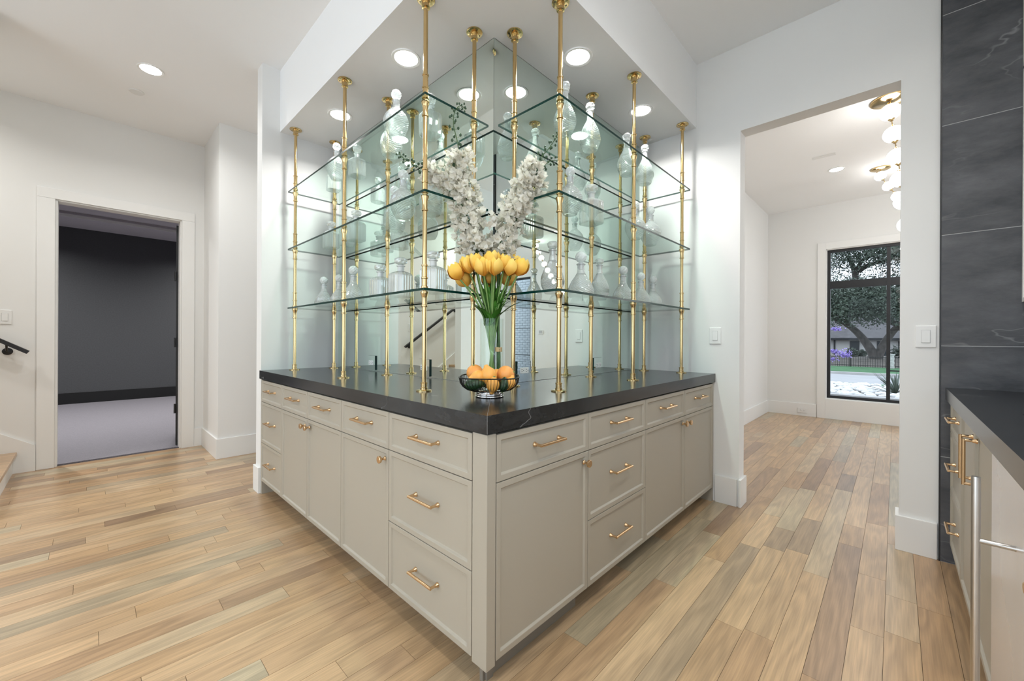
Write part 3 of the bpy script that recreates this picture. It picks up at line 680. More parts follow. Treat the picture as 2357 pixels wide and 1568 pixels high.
D_ = [
 ('globe', 'upper', 1.195, 2.850, 'globe crystal decanter with frosted ball stopper, far left on the upper left shelf', 1.0),
 ('square', 'upper', 1.270, 3.080, 'square crystal decanter half hidden at the far left of the upper shelf', .95),
 ('square', 'upper', 1.270, 2.693, 'square crystal decanter with faceted stopper in the middle of the upper left shelf', 1.0),
 ('globe', 'upper', 1.170, 2.010, 'large diamond-cut globe decanter with big ball stopper on the upper left shelf', 1.03),
 ('barrel', 'upper', 1.268, 2.232, 'barrel-shaped crystal decanter behind the large globe on the upper left shelf', 1.03),
 ('square', 'upper', 1.290, 1.856, 'square crystal decanter behind the corner rod on the upper left shelf', 1.06),
 ('tear', 'upper', 1.776, 1.302, 'teardrop crystal decanter behind the corner rod on the upper right shelf', 1.02),
 ('tear', 'upper', 2.034, 1.308, 'teardrop crystal decanter second from the corner on the upper right shelf', 1.02),
 ('tear', 'upper', 2.505, 1.321, 'teardrop crystal decanter left of the middle rod on the upper right shelf', 1.02),
 ('tear', 'upper', 2.742, 1.304, 'teardrop crystal decanter farthest right on the upper right shelf', 1.02),
 ('fluted', 'middle', 1.258, 3.092, 'fluted square decanter farthest left on the middle left shelf', 1.0),
 ('fluted', 'middle', 1.300, 2.900, 'fluted square decanter second from the left wall on the middle left shelf', 1.0),
 ('fluted', 'middle', 1.280, 2.724, 'fluted square decanter with round stopper in the centre of the middle left shelf', 1.05),
 ('globe', 'middle', 1.230, 2.031, 'diamond-cut globe decanter in front on the middle left shelf', 1.10),
 ('barrel', 'middle', 1.325, 2.289, 'barrel crystal decanter behind the globe on the middle left shelf', 1.05),
 ('barrel', 'middle', 1.286, 1.841, 'barrel crystal decanter by the corner rod on the middle left shelf', .98),
 ('globe', 'middle', 1.801, 1.283, 'diamond-cut globe decanter by the corner rod on the middle right shelf', 1.02),
 ('crown', 'middle', 2.029, 1.294, 'fluted square decanter with crown stopper on the middle right shelf', 1.15),
 ('globe', 'middle', 2.540, 1.274, 'globe crystal decanter behind the middle rod on the middle right shelf', 1.0),
 ('globe', 'middle', 2.779, 1.276, 'globe crystal decanter farthest right on the middle right shelf', 1.08),
 ('flask', 'lower', 1.210, 3.100, 'flask decanter farthest left on the lower left shelf', 1.0),
 ('flask', 'lower', 1.240, 2.900, 'flask decanter partly behind the middle rod on the lower left shelf', 1.0),
 ('flask', 'lower', 1.200, 2.590, 'flask decanter with white ball stopper third from the left on the lower shelf', 1.08),
 ('fluted', 'lower', 1.210, 2.253, 'fluted square decanter left of the rear rod on the lower left shelf', 1.05),
 ('fluted', 'lower', 1.210, 2.020, 'fluted square decanter with disc stopper in the middle of the lower left shelf', 1.10),
 ('crown', 'lower', 1.215, 1.717, 'fluted square decanter beside the corner rod on the lower left shelf', 1.08),
 ('tear', 'lower', 1.632, 1.270, 'teardrop crystal decanter behind the corner rod on the lower right shelf', .98),
 ('flask', 'lower', 1.874, 1.260, 'round diamond-cut flask decanter with textured ball stopper on the lower right shelf', 1.12),
 ('tear', 'lower', 2.078, 1.265, 'teardrop crystal decanter with round stopper on the lower right shelf', .90),
 ('flask', 'lower', 2.350, 1.260, 'flask decanter left of the middle rod on the lower right shelf', 1.05),
 ('flask', 'lower', 2.600, 1.260, 'flask decanter just right of the middle rod on the lower right shelf', 1.0),
 ('flask', 'lower', 2.800, 1.265, 'flask decanter farthest right on the lower right shelf', 1.0)]
for k, sh, x, y, lb, s in D_: decanter(k, sh, x, y, lb, s, rz=(PI/4*random.uniform(-.3, .3)) if k in ('square', 'fluted', 'crown') else None)
# ================================================================== flowers on the counter
def petal_mat(name, c0, c1):
    m, nt, b = new_mat(name); tc = N(nt, 'ShaderNodeTexCoord'); sp = N(nt, 'ShaderNodeSeparateXYZ'); nt.links.new(tc.outputs['Object'], sp.inputs[0])
    mr = N(nt, 'ShaderNodeMapRange'); mr.inputs[1].default_value = .005; mr.inputs[2].default_value = .058; nt.links.new(sp.outputs[2], mr.inputs[0])
    r = ramp(nt, [(0, c0), (.55, tuple((a+2*b_)/3 for a, b_ in zip(c0, c1))), (1, c1)]); nt.links.new(mr.outputs[0], r.inputs[0]); nt.links.new(r.outputs[0], b.inputs['Base Color'])
    b.inputs['Roughness'].default_value = .5; return m
M['tulip'] = petal_mat('tulip_petal', (.86, .36, .04), (.92, .60, .09)); M['tulip2'] = petal_mat('tulip_petal_pale', (.88, .42, .06), (.93, .66, .15))
M['leaf'] = pm('tulip_leaf', (.055, .19, .024), .38, noise=.35, nscale=14)
M['stem'] = pm('flower_stem', (.15, .27, .07), .45, noise=.2, nscale=20)
M['dstem'] = pm('delphinium_stem', (.05, .12, .03), .5, noise=.2, nscale=20)
M['fern'] = pm('delphinium_leaf', (.022, .07, .028), .55)
M['bloom'], _nt, _b = new_mat('white_petal')
_nt.nodes.remove(_b); _d = N(_nt, 'ShaderNodeBsdfDiffuse'); _d.inputs[0].default_value = (.88, .86, .79, 1); _t = N(_nt, 'ShaderNodeBsdfTranslucent'); _t.inputs[0].default_value = (.90, .88, .78, 1)
_x = N(_nt, 'ShaderNodeMixShader'); _x.inputs[0].default_value = .4; _nt.links.new(_d.outputs[0], _x.inputs[1]); _nt.links.new(_t.outputs[0], _x.inputs[2]); _nt.links.new(_x.outputs[0], _nt.nodes['Material Output'].inputs[0])
M['bud'] = pm('green_bud', (.03, .075, .035), .5)
M['tie'] = pm('raffia_tie', (.62, .40, .20), .7)
VC = Vector((1.32, 1.39, 0)); VZ = CZ + .001
def vp(u, z, wd=0.0, c=VC): return c + RT0*u + FW*wd + Vector((0, 0, z))
vs_ = thing('glass_vase', 'tall clear glass cylinder vase holding the flowers', 'vase', (VC.x, VC.y, VZ))
R_ = .0555; H_ = .338
obj('wall', MB().lathe([(R_-.003, .012), (R_-.003, H_), (R_, H_), (R_, 0), (R_-.004, 0)], 40, cap=False), M['vase'], vs_, smooth=50)
obj('base', MB().lathe([(R_-.0045, .0005), (R_-.0045, .010)], 40), M['vase'], vs_, smooth=50)
def petal_mesh(name, mat, R=.030, h=.066, half=.80, nu=5, nt=7):
    mb = MB(); vs = []; fs = []
    rp = [(0, .10), (.12, .55), (.3, .92), (.5, 1.03), (.7, 1.0), (.88, .86), (1, .66)]
    def rr(t):
        for (a, x), (b, y) in zip(rp[:-1], rp[1:]):
            if t <= b: return x + (y-x)*(t-a)/(b-a)
        return rp[-1][1]
    for j in range(nt):
        t = j/(nt-1); wdt = half*(.55+.55*math.sin(PI*min(1, t*.62+.12)))*(1 - max(0, t-.80)**1.6*7.5)
        for i in range(nu):
            s = -1 + 2*i/(nu-1); a = s*wdt
            r = R*rr(t)*(1 + .05*s*s)
            vs.append((r*math.cos(a), r*math.sin(a), h*(t - .07*s*s*t)))
    for j in range(nt-1):
        for i in range(nu-1): fs.append((j*nu+i, j*nu+i+1, (j+1)*nu+i+1, (j+1)*nu+i))
    return mb.add(vs, fs).mesh(name, mat, 80)
PET = [petal_mesh('petal', M['tulip']), petal_mesh('petal', M['tulip2'])]
def leaf_mesh(name, mat, ln, wd, bend, fold=.25, n=9):
    mb = MB(); vs = []; fs = []
    for j in range(n):
        t = j/(n-1); half = wd/2*math.sin(PI*min(1, .08+.92*t)**.8)**.8 if t < 1 else .0005
        x = ln*math.sin(bend*t)/bend if bend else ln*t; z = ln*(1-math.cos(bend*t))/bend if bend else 0
        # leaf grows along +z first, bending to +x
        X, Z = z, x
        for s in (-1, 0, 1): vs.append((X - abs(s)*half*fold, s*half, Z))
    for j in range(n-1):
        for i in range(2): fs.append((j*3+i, j*3+i+1, (j+1)*3+i+1, (j+1)*3+i))
    return mb.add(vs, fs).mesh(name, mat, 80)
LEAF = [leaf_mesh('leaf', M['leaf'], .17, .042, .8), leaf_mesh('leaf', M['leaf'], .13, .050, 1.5), leaf_mesh('leaf', M['leaf'], .19, .034, .45)]
heads = [(1058, 628), (1080, 613), (1097, 609), (1113, 622), (1131, 607), (1136, 621), (1155, 609), (1167, 619), (1187, 618), (1072, 634), (1106, 600), (1146, 598), (1122, 632), (1174, 604), (1090, 600), (1160, 630)]
back = {9, 10, 11, 12, 13, 14, 15}
ordw = ['leftmost', 'second', 'third', 'fourth', 'fifth', 'sixth', 'seventh', 'eighth', 'rightmost']
tl = {}
for row, idx in (('front', [i for i in range(len(heads)) if i not in back]), ('rear', sorted(back))):
    idx = sorted(idx, key=lambda i: heads[i][0])
    for q, i in enumerate(idx):
        w_ = 'leftmost' if q == 0 else 'rightmost' if q == len(idx)-1 else ordw[q] + ' from left'
        tl[i] = f'yellow tulip, {w_} in the {row} row of the bunch'
for k, (px, py) in enumerate(heads):
    u = (px-1129)/487; wd = random.uniform(.02, .075) if k in back else random.uniform(-.075, -.035)*(1-abs(u)*3.2)
    z = 1.16 + (779-py-18)/487
    if k in (9, 12, 15): z -= .012
    base = vp(-u*.18 + random.uniform(-.012, .012), VZ+.016, -wd*.3)
    top = vp(u, z, wd); mid = vp(u*.22, 1.24, wd*.25); m2 = vp(u*.62, 1.36, wd*.6)
    lb = tl[k]
    t = thing('tulip', lb, 'flower', base, group='yellow tulips in the vase')
    pts = smooth_prof_pts = []
    P = [base, mid, m2, top]
    for q in range(3):
        a, b = P[q], P[q+1]
        for s in range(4):
            tt = s/4; p0 = P[max(q-1, 0)]; p3 = P[min(q+2, 3)]
            pts.append(.5*((2*a) + (-p0+b)*tt + (2*p0-5*a+4*b-p3)*tt*tt + (-p0+3*a-3*b+p3)*tt**3))
    pts.append(top)
    obj('stem', MB().tube(pts, .0042, 8), M['stem'], t, smooth=60, world=True)
    d = (top - pts[-3]).normalized(); d = (d*.6 + Vector((0, 0, .8)) + RT0*u*2.2 + FW*wd*2).normalized()
    rotq = Vector((0, 0, 1)).rotation_difference(d).to_matrix().to_4x4() @ Matrix.Rotation(random.random()*6, 4, 'Z')
    sc = random.uniform(1.16, 1.34)
    for i in range(6):
        o = link('petal', PET[i % 2 if k % 2 else (i+1) % 2], t)
        ins = 1.0 if i % 2 else .86
        Mx = Matrix.Translation(top - Vector(t.location)) @ rotq @ Matrix.Rotation(i*PI/3, 4, 'Z') @ Matrix.Diagonal((sc*ins, sc*ins, sc*(1.0 if i % 2 else 1.04), 1))
        o.matrix_local = Mx
    if k not in (4, 5):
        for i in range(3):
            o = link('leaf', LEAF[(k+i) % 3], t)
            outw = math.atan2((RT0*(u+random.uniform(-.06, .06)) + FW*(wd-.02)).y, (RT0*(u+random.uniform(-.06, .06)) + FW*(wd-.02)).x) + random.uniform(-.6, .6)
            pos = vp(u*.25, 1.235+random.uniform(-.02, .05), wd*.3)
            o.matrix_local = Matrix.Translation(pos - Vector(t.location)) @ Matrix.Rotation(outw, 4, 'Z') @ Matrix.Rotation(random.uniform(-.42, .12), 4, 'Y') @ Matrix.Diagonal((1, random.uniform(.7, 1.1), random.uniform(.65, 1.12), 1))
    if k == 8:   # the long leaf reaching out to the right
        o = link('leaf', LEAF[2], t)
        o.matrix_local = Matrix.Translation(vp(.035, 1.262, -.03) - Vector(t.location)) @ Matrix.Rotation(math.atan2(RT0.y, RT0.x), 4, 'Z') @ Matrix.Rotation(.75, 4, 'Y') @ Matrix.Diagonal((.9, 1, .75, 1))
# white delphiniums
def blossom(seed):
    rnd = random.Random(seed); mb = MB()
    for layer, (n_, L0, up0) in enumerate(((5, .017, .004), (5, .0125, .012))):
        for i in range(n_):
            a = i*2*PI/n_ + layer*.6 + rnd.uniform(-.25, .25); ca, sa = math.cos(a), math.sin(a); L1 = L0*rnd.uniform(.8, 1.25)
            vs = []; fs = []; tw = rnd.uniform(-.35, .35); cup = rnd.uniform(.2, 1.0)
            for j in range(5):
                t = j/4; half = .0105*math.sin(PI*(.14+.72*t))**.7; r = L1*t + .0015; up = up0*t*cup*1.6 - .010*t*t*(1-cup)
                for s in (-1, 0, 1):
                    z = up + .005*abs(s)*t*cup + s*tw*.006*t + rnd.uniform(-.0007, .0007)
                    h2 = half*rnd.uniform(.85, 1.15)
                    r2 = r*(1 - .30*abs(s)*t*t); vs.append((r2*ca - s*h2*sa, r2*sa + s*h2*ca, z))
            for j in range(4):
                for s in range(2): fs.append((j*3+s, j*3+s+1, (j+1)*3+s+1, (j+1)*3+s))
            mb.add(vs, fs)
    return mb.mesh('blossom', M['bloom'], 80)
BLOS = [blossom(s) for s in range(4)]
def curve(P, n=8):
    out = []
    for q in range(len(P)-1):
        p0 = P[max(q-1, 0)]; a = P[q]; b = P[q+1]; p3 = P[min(q+2, len(P)-1)]
        for s in range(n):
            t = s/n; out.append(.5*((2*a) + (-p0+b)*t + (2*p0-5*a+4*b-p3)*t*t + (-p0+3*a-3*b+p3)*t**3))
    out.append(P[-1]); return out
def ipt(px, py, wd=0.0): return vp((px-1129)/487*(1+wd/1.9), 1.16 + (779-py)/487*(1+wd/1.9), wd)
def frond_mesh():
    mb = MB()
    for i in range(7):
        a = -1.2 + 2.4*i/6; ln = .075*(1 - .35*abs(a)/1.2)
        d = Vector((math.cos(a), math.sin(a), 0)); n = Vector((-d.y, d.x, 0))
        pts = [(0, .001), (.35, .006), (.6, .0045), (.62, .010), (.8, .003), (1, .0003)]
        vs = []
        for t, wd in pts:
            c = d*(ln*t) + Vector((0, 0, .012*t - .03*t*t))
            vs += [c - n*wd, c + n*wd]
        mb.add(vs, [(2*j, 2*j+1, 2*j+3, 2*j+2) for j in range(len(pts)-1)])
    return mb.mesh('frond', M['fern'])
FROND = frond_mesh()
def delph(label, path, b0, b1, nb, rad, side_buds, buds_to=1.0, thick=.004, fronds=4):
    c = curve([Vector(p) for p in path]); t = thing('delphinium', label, 'flower', c[0], group='white delphinium stems in the vase')
    m = len(c); rs = [max(.0016, thick*(1-.75*i/m)) for i in range(m)]
    obj('stem', MB().tube(c, rs, 8), M['dstem'], t, smooth=60, world=True)
    for k in range(nb):
        f = b0 + (b1-b0)*((k+.5)/nb); i = min(m-2, int(f*(m-1))); p = c[i].lerp(c[i+1], f*(m-1)-i)
        tan = (c[i+1]-c[i]).normalized()
        a = k*2.4 + random.uniform(-.3, .3)
        n1 = tan.cross(FW).normalized(); n2 = tan.cross(n1)
        d = (n1*math.cos(a) + n2*math.sin(a))
        R = rad*(1 - .45*(f-b0)/(b1-b0))*random.uniform(.25, 1.05)
        dd_ = (d*.9 + tan*.3).normalized()
        q = Vector((0, 0, 1)).rotation_difference(dd_).to_matrix().to_4x4()
        o = link('blossom', BLOS[k % 4], t); s = random.uniform(.95, 1.35)
        o.matrix_local = Matrix.Translation(p + d*R + tan*.01 - Vector(t.location)) @ q @ Matrix.Rotation(random.random()*6, 4, 'Z') @ Matrix.Diagonal((s, s, s*1.25, 1))
    mb = MB()
    fine = MB()
    for k in range(side_buds):
        f = b1 - .05 + (buds_to-b1+.05)*(k+.5)/side_buds; i = min(m-2, int(f*(m-1))); p = c[i].lerp(c[i+1], f*(m-1)-i)
        tan = (c[i+1]-c[i]).normalized(); n1 = tan.cross(FW).normalized(); n2 = tan.cross(n1); a = k*2.4
        d = n1*math.cos(a) + n2*math.sin(a); R = .028*(1 - .6*k/side_buds)
        e_ = p + d*R + tan*.006
        fine.tube([p, p + d*R*.5, e_], .0008, 5)
        mb.ball(e_, .0074*(1-.45*k/side_buds), 8, 6, (1, 1, 1.3))
    if side_buds:
        tag(obj('bud_cluster', mb, M['bud'], t, smooth=60, world=True), kind='stuff'); tag(obj('bud_stalks', fine, M['dstem'], t, world=True), kind='stuff')
    for k in range(fronds):
        f = b0 - .03 + .03*k; i = max(1, min(m-2, int(f*(m-1))))
        o = link('frond', FROND, t)
        o.matrix_local = Matrix.Translation(c[i] - Vector(t.location)) @ Matrix.Rotation(k*1.7+random.random(), 4, 'Z') @ Matrix.Rotation(random.uniform(-.6, .2), 4, 'Y')
    return t
low = [vp(.030, VZ+.016, .012), vp(.030, 1.10, .012)]
dl = delph('tall white delphinium leaning left with a curled green bud tip', low + [vp(.024, 1.25, .02), ipt(1098, 610, .03), ipt(1085, 540, .03), ipt(1068, 450, .02), ipt(1052, 375, .02), ipt(1048, 330, .02), ipt(1038, 285, .02), ipt(1040, 255, .02), ipt(1053, 240, .02), ipt(1064, 247, .02)],
      .27, .585, 150, .092, 34, thick=.0050)
low2 = [vp(.036, VZ+.016, .002), vp(.036, 1.10, .002)]
delph('white delphinium leaning right with green buds at the tip', low2 + [vp(.030, 1.25, .0), ipt(1142, 610, .02), ipt(1150, 550, .02), ipt(1172, 490, .01), ipt(1205, 425, .0), ipt(1232, 372, -.01), ipt(1262, 335, -.01), ipt(1280, 305, -.01)],
      .32, .77, 150, .092, 26, thick=.0050)
low3 = [vp(.027, VZ+.016, .026), vp(.026, 1.10, .026)]
delph('white delphinium side stem reaching far left with sparse green buds', low3 + [vp(.018, 1.25, .03), ipt(1100, 600, .05), ipt(1075, 510, .05), ipt(1040, 440, .04), ipt(1005, 405, .02), ipt(968, 388, .02), ipt(935, 372, .02), ipt(911, 352, .02)],
      .40, .74, 64, .070, 30, thick=.0045, fronds=3)
delph('short delphinium side stem of green buds drooping at right', [vp(.040, VZ+.016, .016), vp(.038, 1.10, .016), vp(.034, 1.25, .02), ipt(1150, 600, .04), ipt(1185, 500, .03), ipt(1225, 430, .03), ipt(1240, 400, .0), ipt(1255, 372, .0), ipt(1278, 366, .0), ipt(1292, 380, .0)],
      .45, .62, 22, .06, 20, thick=.004, fronds=2)
obj('tie', MB().lathe([(.0165, 1.096), (.0175, 1.100), (.0168, 1.106), (.0178, 1.112), (.0168, 1.118)], 16, (VC + RT0*.0325 + FW*.014)), M['tie'], dl, smooth=50, world=True)

# ================================================================== wire fruit bowl
M['wire'] = pm('dark_wire', (.035, .035, .033), .3, .8)
M['lemon'] = pm('lemon_peel', (.88, .42, .085), .42, noise=.06, nscale=20, bump=.25, bscale=260)
M['orange'] = pm('orange_peel', (.86, .36, .085), .42, noise=.06, nscale=20, bump=.25, bscale=260)
M['avocado'] = pm('dark_green_rind', (.012, .045, .014), .35, noise=.4, nscale=40, bump=.5, bscale=150)
BC = Vector((1.165, 1.238, CZ+.0008))
bw = thing('wire_fruit_bowl', 'dark wire fruit bowl on a silver foot by the counter corner', 'bowl', BC)
def se(a, r, n=3.2):
    ca, sa = math.cos(a), math.sin(a); k = (abs(ca)**n + abs(sa)**n)**(-1/n)
    k = 1 + (k-1)*min(1, r/.12)
    return RT0*(r*k*ca) + FW*(r*k*sa)
foot = MB()
for z in (.004, .013): foot.tube([Vector((.056*math.cos(a), .056*math.sin(a), z)) for a in [2*PI*i/40 for i in range(40)]], .0045, 8, closed=True)
foot.lathe([(.050, .004), (.053, .008), (.050, .022), (.047, .026)], 32)
obj('foot', foot, M['chrome'], bw, smooth=60)
prof = [(.046, .024), (.070, .026), (.095, .034), (.112, .048), (.121, .064), (.1245, .084)]
wr = MB()
for i in range(64):
    a = 2*PI*i/64
    wr.tube([se(a, r) + Vector((0, 0, z)) for r, z in prof], .0011, 5)
tag(obj('wire_cage', wr, M['wire'], bw, smooth=60), kind='stuff')
rim = MB().tube([se(2*PI*i/64, .1245) + Vector((0, 0, .085)) for i in range(64)], .0028, 8, closed=True)
obj('rim', rim, M['wire'], bw, smooth=60)
def fruit(name, kind, u, z, wd, r, d, label, cat='fruit'):
    p = Vector((BC.x, BC.y, 0)) + RT0*u + FW*wd + Vector((0, 0, z)); t = thing(name, label, cat, p, group='fruit in the wire bowl')
    if kind == 'lemon':
        pr = smooth_prof([(.003, -r*1.38), (.007, -r*1.30), (r*.45, -r*1.05), (r*.85, -r*.6), (r, 0), (r*.88, r*.55), (r*.5, r*1.02), (.010, r*1.26), (.008, r*1.40), (.002, r*1.44)], 3); m_ = M['lemon']
    elif kind == 'orange': pr = [(max(.002, r*math.cos(x)), .96*r*math.sin(x)) for x in [-PI/2+PI*i/14 for i in range(15)]]; m_ = M['orange']
    else: pr = smooth_prof([(.004, -r*1.5), (r*.7, -r*1.15), (r, -r*.4), (r*.9, r*.4), (r*.55, r*1.15), (.004, r*1.55)], 3); m_ = M['avocado']
    q = Vector((0, 0, 1)).rotation_difference((RT0*d[0] + FW*d[1] + Vector((0, 0, d[2]))).normalized()).to_matrix().to_4x4()
    o = obj('flesh', MB().lathe(pr, 22).xf(q), m_, t, smooth=70)
    c = MB().lathe([(.0035, 0), (.0045, .0012), (.003, .003)], 10, (0, 0, -(pr[-1][1])-.001 if kind != 'orange' else r*.955)).xf(q)
    obj('stem_scar', c, M['stem'], t)
    return t
Zc = CZ
fruit('orange', 'orange', -.066, Zc+.098, .035, .036, (-.1, -.3, .8), 'round orange at the left of the fruit bowl')
fruit('lemon', 'lemon', -.046, Zc+.086, -.030, .028, (-1, -.35, -.25), 'small lemon pointing left at the front of the bowl')
fruit('lemon', 'lemon', -.002, Zc+.090, -.028, .034, (-.25, -.2, .95), 'orange-yellow lemon standing upright in the centre of the bowl')
fruit('lemon', 'lemon', .030, Zc+.086, .030, .029, (.9, .2, -.1), 'lemon lying behind the centre of the bowl')
fruit('orange', 'orange', .068, Zc+.093, .005, .038, (.8, -.2, .3), 'large orange at the right of the bowl')
fruit('lemon', 'lemon', .018, Zc+.058, -.082, .026, (-.15, .3, -.95), 'lemon pressed against the front wires of the bowl')
fruit('lemon', 'lemon', .086, Zc+.060, -.022, .024, (.3, .2, .9), 'lemon seen through the wires at the right of the bowl')
fruit('avocado', 'avo', -.058, Zc+.056, -.048, .026, (1, .1, .05), 'dark green fruit behind the left wires of the bowl')
fruit('avocado', 'avo', .060, Zc+.058, -.062, .020, (.2, .3, 1), 'dark green fruit right of the front lemon in the bowl')
fruit('avocado', 'avo', -.005, Zc+.055, .055, .026, (1, .2, 0), 'dark green fruit at the back of the bowl')

# ================================================================== outlets, switches, thermostat
def plate_mesh(w_, h_, t_=.006): return MB().box((-w_/2, -t_, -h_/2), (w_/2, 0, h_/2))
def outlet(loc, rz, label, glass=True):
    t = thing('wall_outlet', label, 'outlet', loc, rz)
    if glass:
        mb = plate_mesh(.115, .105, .008); mb.m = [1, 1, 0, 1, 1, 1]
        obj('mirror_plate', mb, [M['mirror'], M['shelf_edge']], t)
        y = -.0085
    else:
        obj('cover_plate', plate_mesh(.115, .072), M['plate'], t, bevel=.002); y = -.0065
    obj('receptacle', MB().box((-.035, y-.002, -.0165), (.035, y+.002, .0165)), M['plate'], t, bevel=.002)
    for s in (-1, 1):
        r = MB()
        for dz in (.006, -.006): r.box((s*.019-.008, y-.0028, dz-.0012), (s*.019, y-.0018, dz+.0012))
        r.box((s*.019+.006, y-.0028, -.002), (s*.019+.010, y-.0018, .002))
        tag(obj('slots', r, M['dark_slot'], t), kind='stuff')
outlet((XM-.001, 2.813, .975), -PI/2, 'mirror-plated outlet on the left mirror near the stub wall')
outlet((XM-.001, 2.131, .975), -PI/2, 'mirror-plated outlet on the left mirror behind the front rod')
outlet((1.690, YM-.001, .980), 0, 'mirror-plated outlet on the right mirror beside the fruit bowl')
outlet((2.470, YM-.001, .975), 0, 'mirror-plated outlet on the right mirror by the middle rods')
outlet((X7-.0205, 1.022, .085), -PI/2, 'white outlet set in the dining room baseboard', False)
def switch(loc, rz, label, n=1, wd=.079):
    t = thing('light_switch', label, 'light switch', loc, rz)
    obj('cover_plate', plate_mesh(wd, .118), M['plate'], t, bevel=.003)
    for k in range(n):
        x = (k-(n-1)/2)*.046
        obj('gap', MB().box((x-.0175, -.0066, -.0345), (x+.0175, -.0058, .0345)), M['plate_gap'], t)
        obj('paddle', MB().box((x-.0165, -.0095, -.033), (x+.0165, -.0064, .033)), M['plate'], t, bevel=.0015)
switch((X1-.0005, .936, 1.186), -PI/2, 'white light switch on the wall beside the shelves')
switch((X1-.0005, -.120, 1.181), -PI/2, 'white light switch next to the slate tiles')
switch((-.510, Y4-.0005, 1.318), 0, 'white double light switch above the handrail', 2, .12)
th = thing('thermostat', 'small thermostat with dark screen reflected in the right mirror', 'thermostat', (X7-.0005, -3.16, 1.313), -PI/2)
obj('case', MB().box((-.065, -.022, -.05), (.065, 0, .05)), M['plate'], th, bevel=.004)
obj('screen', MB().box((-.05, -.0235, -.03), (.05, -.022, .04)), M['plate_gap'], th)

# ================================================================== globe chandeliers in the dining room
def chandelier(label, a, b, sag, r, step, rcan, ends=2):
    t = thing('globe_chandelier', label, 'chandelier', a, group='globe chandeliers in the dining room')
    a = Vector(a); b = Vector(b)
    for q in (a, b)[:ends]:
        obj('canopy', MB().lathe([(rcan, -.0005), (rcan, -.012), (rcan*.92, -.016), (.02, -.018)], 32, q), M['brass'], t, smooth=40, world=True)
    def f(s):
        p = a.lerp(b, s); p.z -= .035 + r + 4*sag*s*(1-s); return p
    pts = [f(i/400) for i in range(401)]; acc = 0; beads = [pts[0]]
    for i in range(400):
        acc += (pts[i+1]-pts[i]).length
        if acc >= step: beads.append(pts[i+1]); acc = 0
    ch = MB().tube([a - Vector((0, 0, .012))] + pts[::8] + ([b - Vector((0, 0, .012))] if ends == 2 else []), .004, 6); obj('chain', ch, M['brass'], t, smooth=60, world=True)
    G_ = MB().ball((0, 0, 0), r, 20, 14, (1, 1, .9)).mesh('globe', M['globe'], 60)
    C_ = MB().lathe([(r*.16, -r*1.10), (r*.22, -r*.98), (r*.36, -r*.86), (r*.2, -r*.80)], 14)
    C2 = MB().lathe([(r*.2, r*.80), (r*.36, r*.86), (r*.22, r*.98), (r*.16, r*1.10)], 14)
    Cm = C_.mesh('lower_cap', M['brass'], 40); Cu = C2.mesh('upper_cap', M['brass'], 40)
    for i, p in enumerate(beads):
        q = beads[min(i+1, len(beads)-1)] - beads[max(i-1, 0)]
        R = Vector((0, 0, 1)).rotation_difference(-q.normalized()).to_euler() if q.length > 0 else (0, 0, 0)
        link('globe', G_, t, p - a, R); link('lower_cap', Cm, t, p - a, R); link('upper_cap', Cu, t, p - a, R)
chandelier('near chandelier of large lit globes hanging almost straight down', (4.60, .035, CEIL2), (4.60, -.10, CEIL2-1.16), 0, .071, .19, .13, 1)
chandelier('far chandelier of small lit globes draping diagonally', (6.37, .13, CEIL2), (6.37, -2.35, CEIL2), 1.25, .055, .150, .09)

# ================================================================== sink side of the kitchen
KY = -.21
cabinet('drawer_cabinet', 'taupe three-drawer cabinet against the slate wall', 'cabinet', (X1-.017, KY, 0), PI, [(X1-.017-2.63, stack)], depth=.62)
cabinet('base_cabinet', 'taupe sink cabinet with two long vertical brass pulls', 'cabinet', (2.63, KY, 0), PI, [(.41, [(Z0, ZT, 'door', 'vpull_r')]), (.39, [(Z0, ZT, 'door', 'vpull_l')])], depth=.085)
cabinet('base_cabinet', 'taupe base cabinet nearest the camera on the sink side', 'cabinet', (1.20, KY, 0), PI, [(.44, dd('knob_r')), (.44, dd('knob_l'))], depth=.62)
fr = thing('undercounter_refrigerator', 'stainless undercounter appliance with tall tubular handle at right edge', 'refrigerator', (1.825, KY, 0), PI)
obj('body', MB().box((.004, .03, .10), (.616, .085, ZT+.002)), M['black_trim'], fr)
obj('door', MB().box((.006, -.004, .11), (.614, .028, ZT-.006)), M['steel_door'], fr, bevel=.004)
obj('toe_grille', MB().box((.006, .06, .0), (.614, .08, .10)), M['black_trim'], fr)
hx, hy = .335, -.066
obj('handle', MB().lathe([(.0076, .14), (.0082, .142), (.0082, .826), (.0076, .829)], 20, (hx, hy, 0)), M['steel'], fr, smooth=40)
for z in (.675, .295): obj('handle_bracket', MB().tube([(hx, hy, z), (hx, -.03, z), (hx, -.003, z)], [.006, .006, .0065], 12), M['steel'], fr, smooth=40)
obj('lock_knob', MB().lathe([(.014, 0), (.014, .012), (.010, .016)], 18).xf(Matrix.Translation((.52, -.004, .66)) @ Matrix.Rotation(PI/2, 4, 'X')), M['bronze'], fr, smooth=40)
kc = thing('sink_countertop', 'black soapstone sink countertop at the right edge', 'countertop', (2.0, -.5, CZ0))
sx0, sx1, sya, syb = 1.50, 2.16, -.76, -.31
mb = MB()
mb.box((sx1, -.848, CZ0), (X1-.018, -.192, CZ)); mb.box((.30, -.848, CZ0), (sx0, -.192, CZ)); mb.box((sx0, syb, CZ0), (sx1, -.192, CZ)); mb.box((sx0, -.848, CZ0), (sx1, sya, CZ))
obj('slab', mb, M['soap'], kc, world=True)
mb = MB(); 
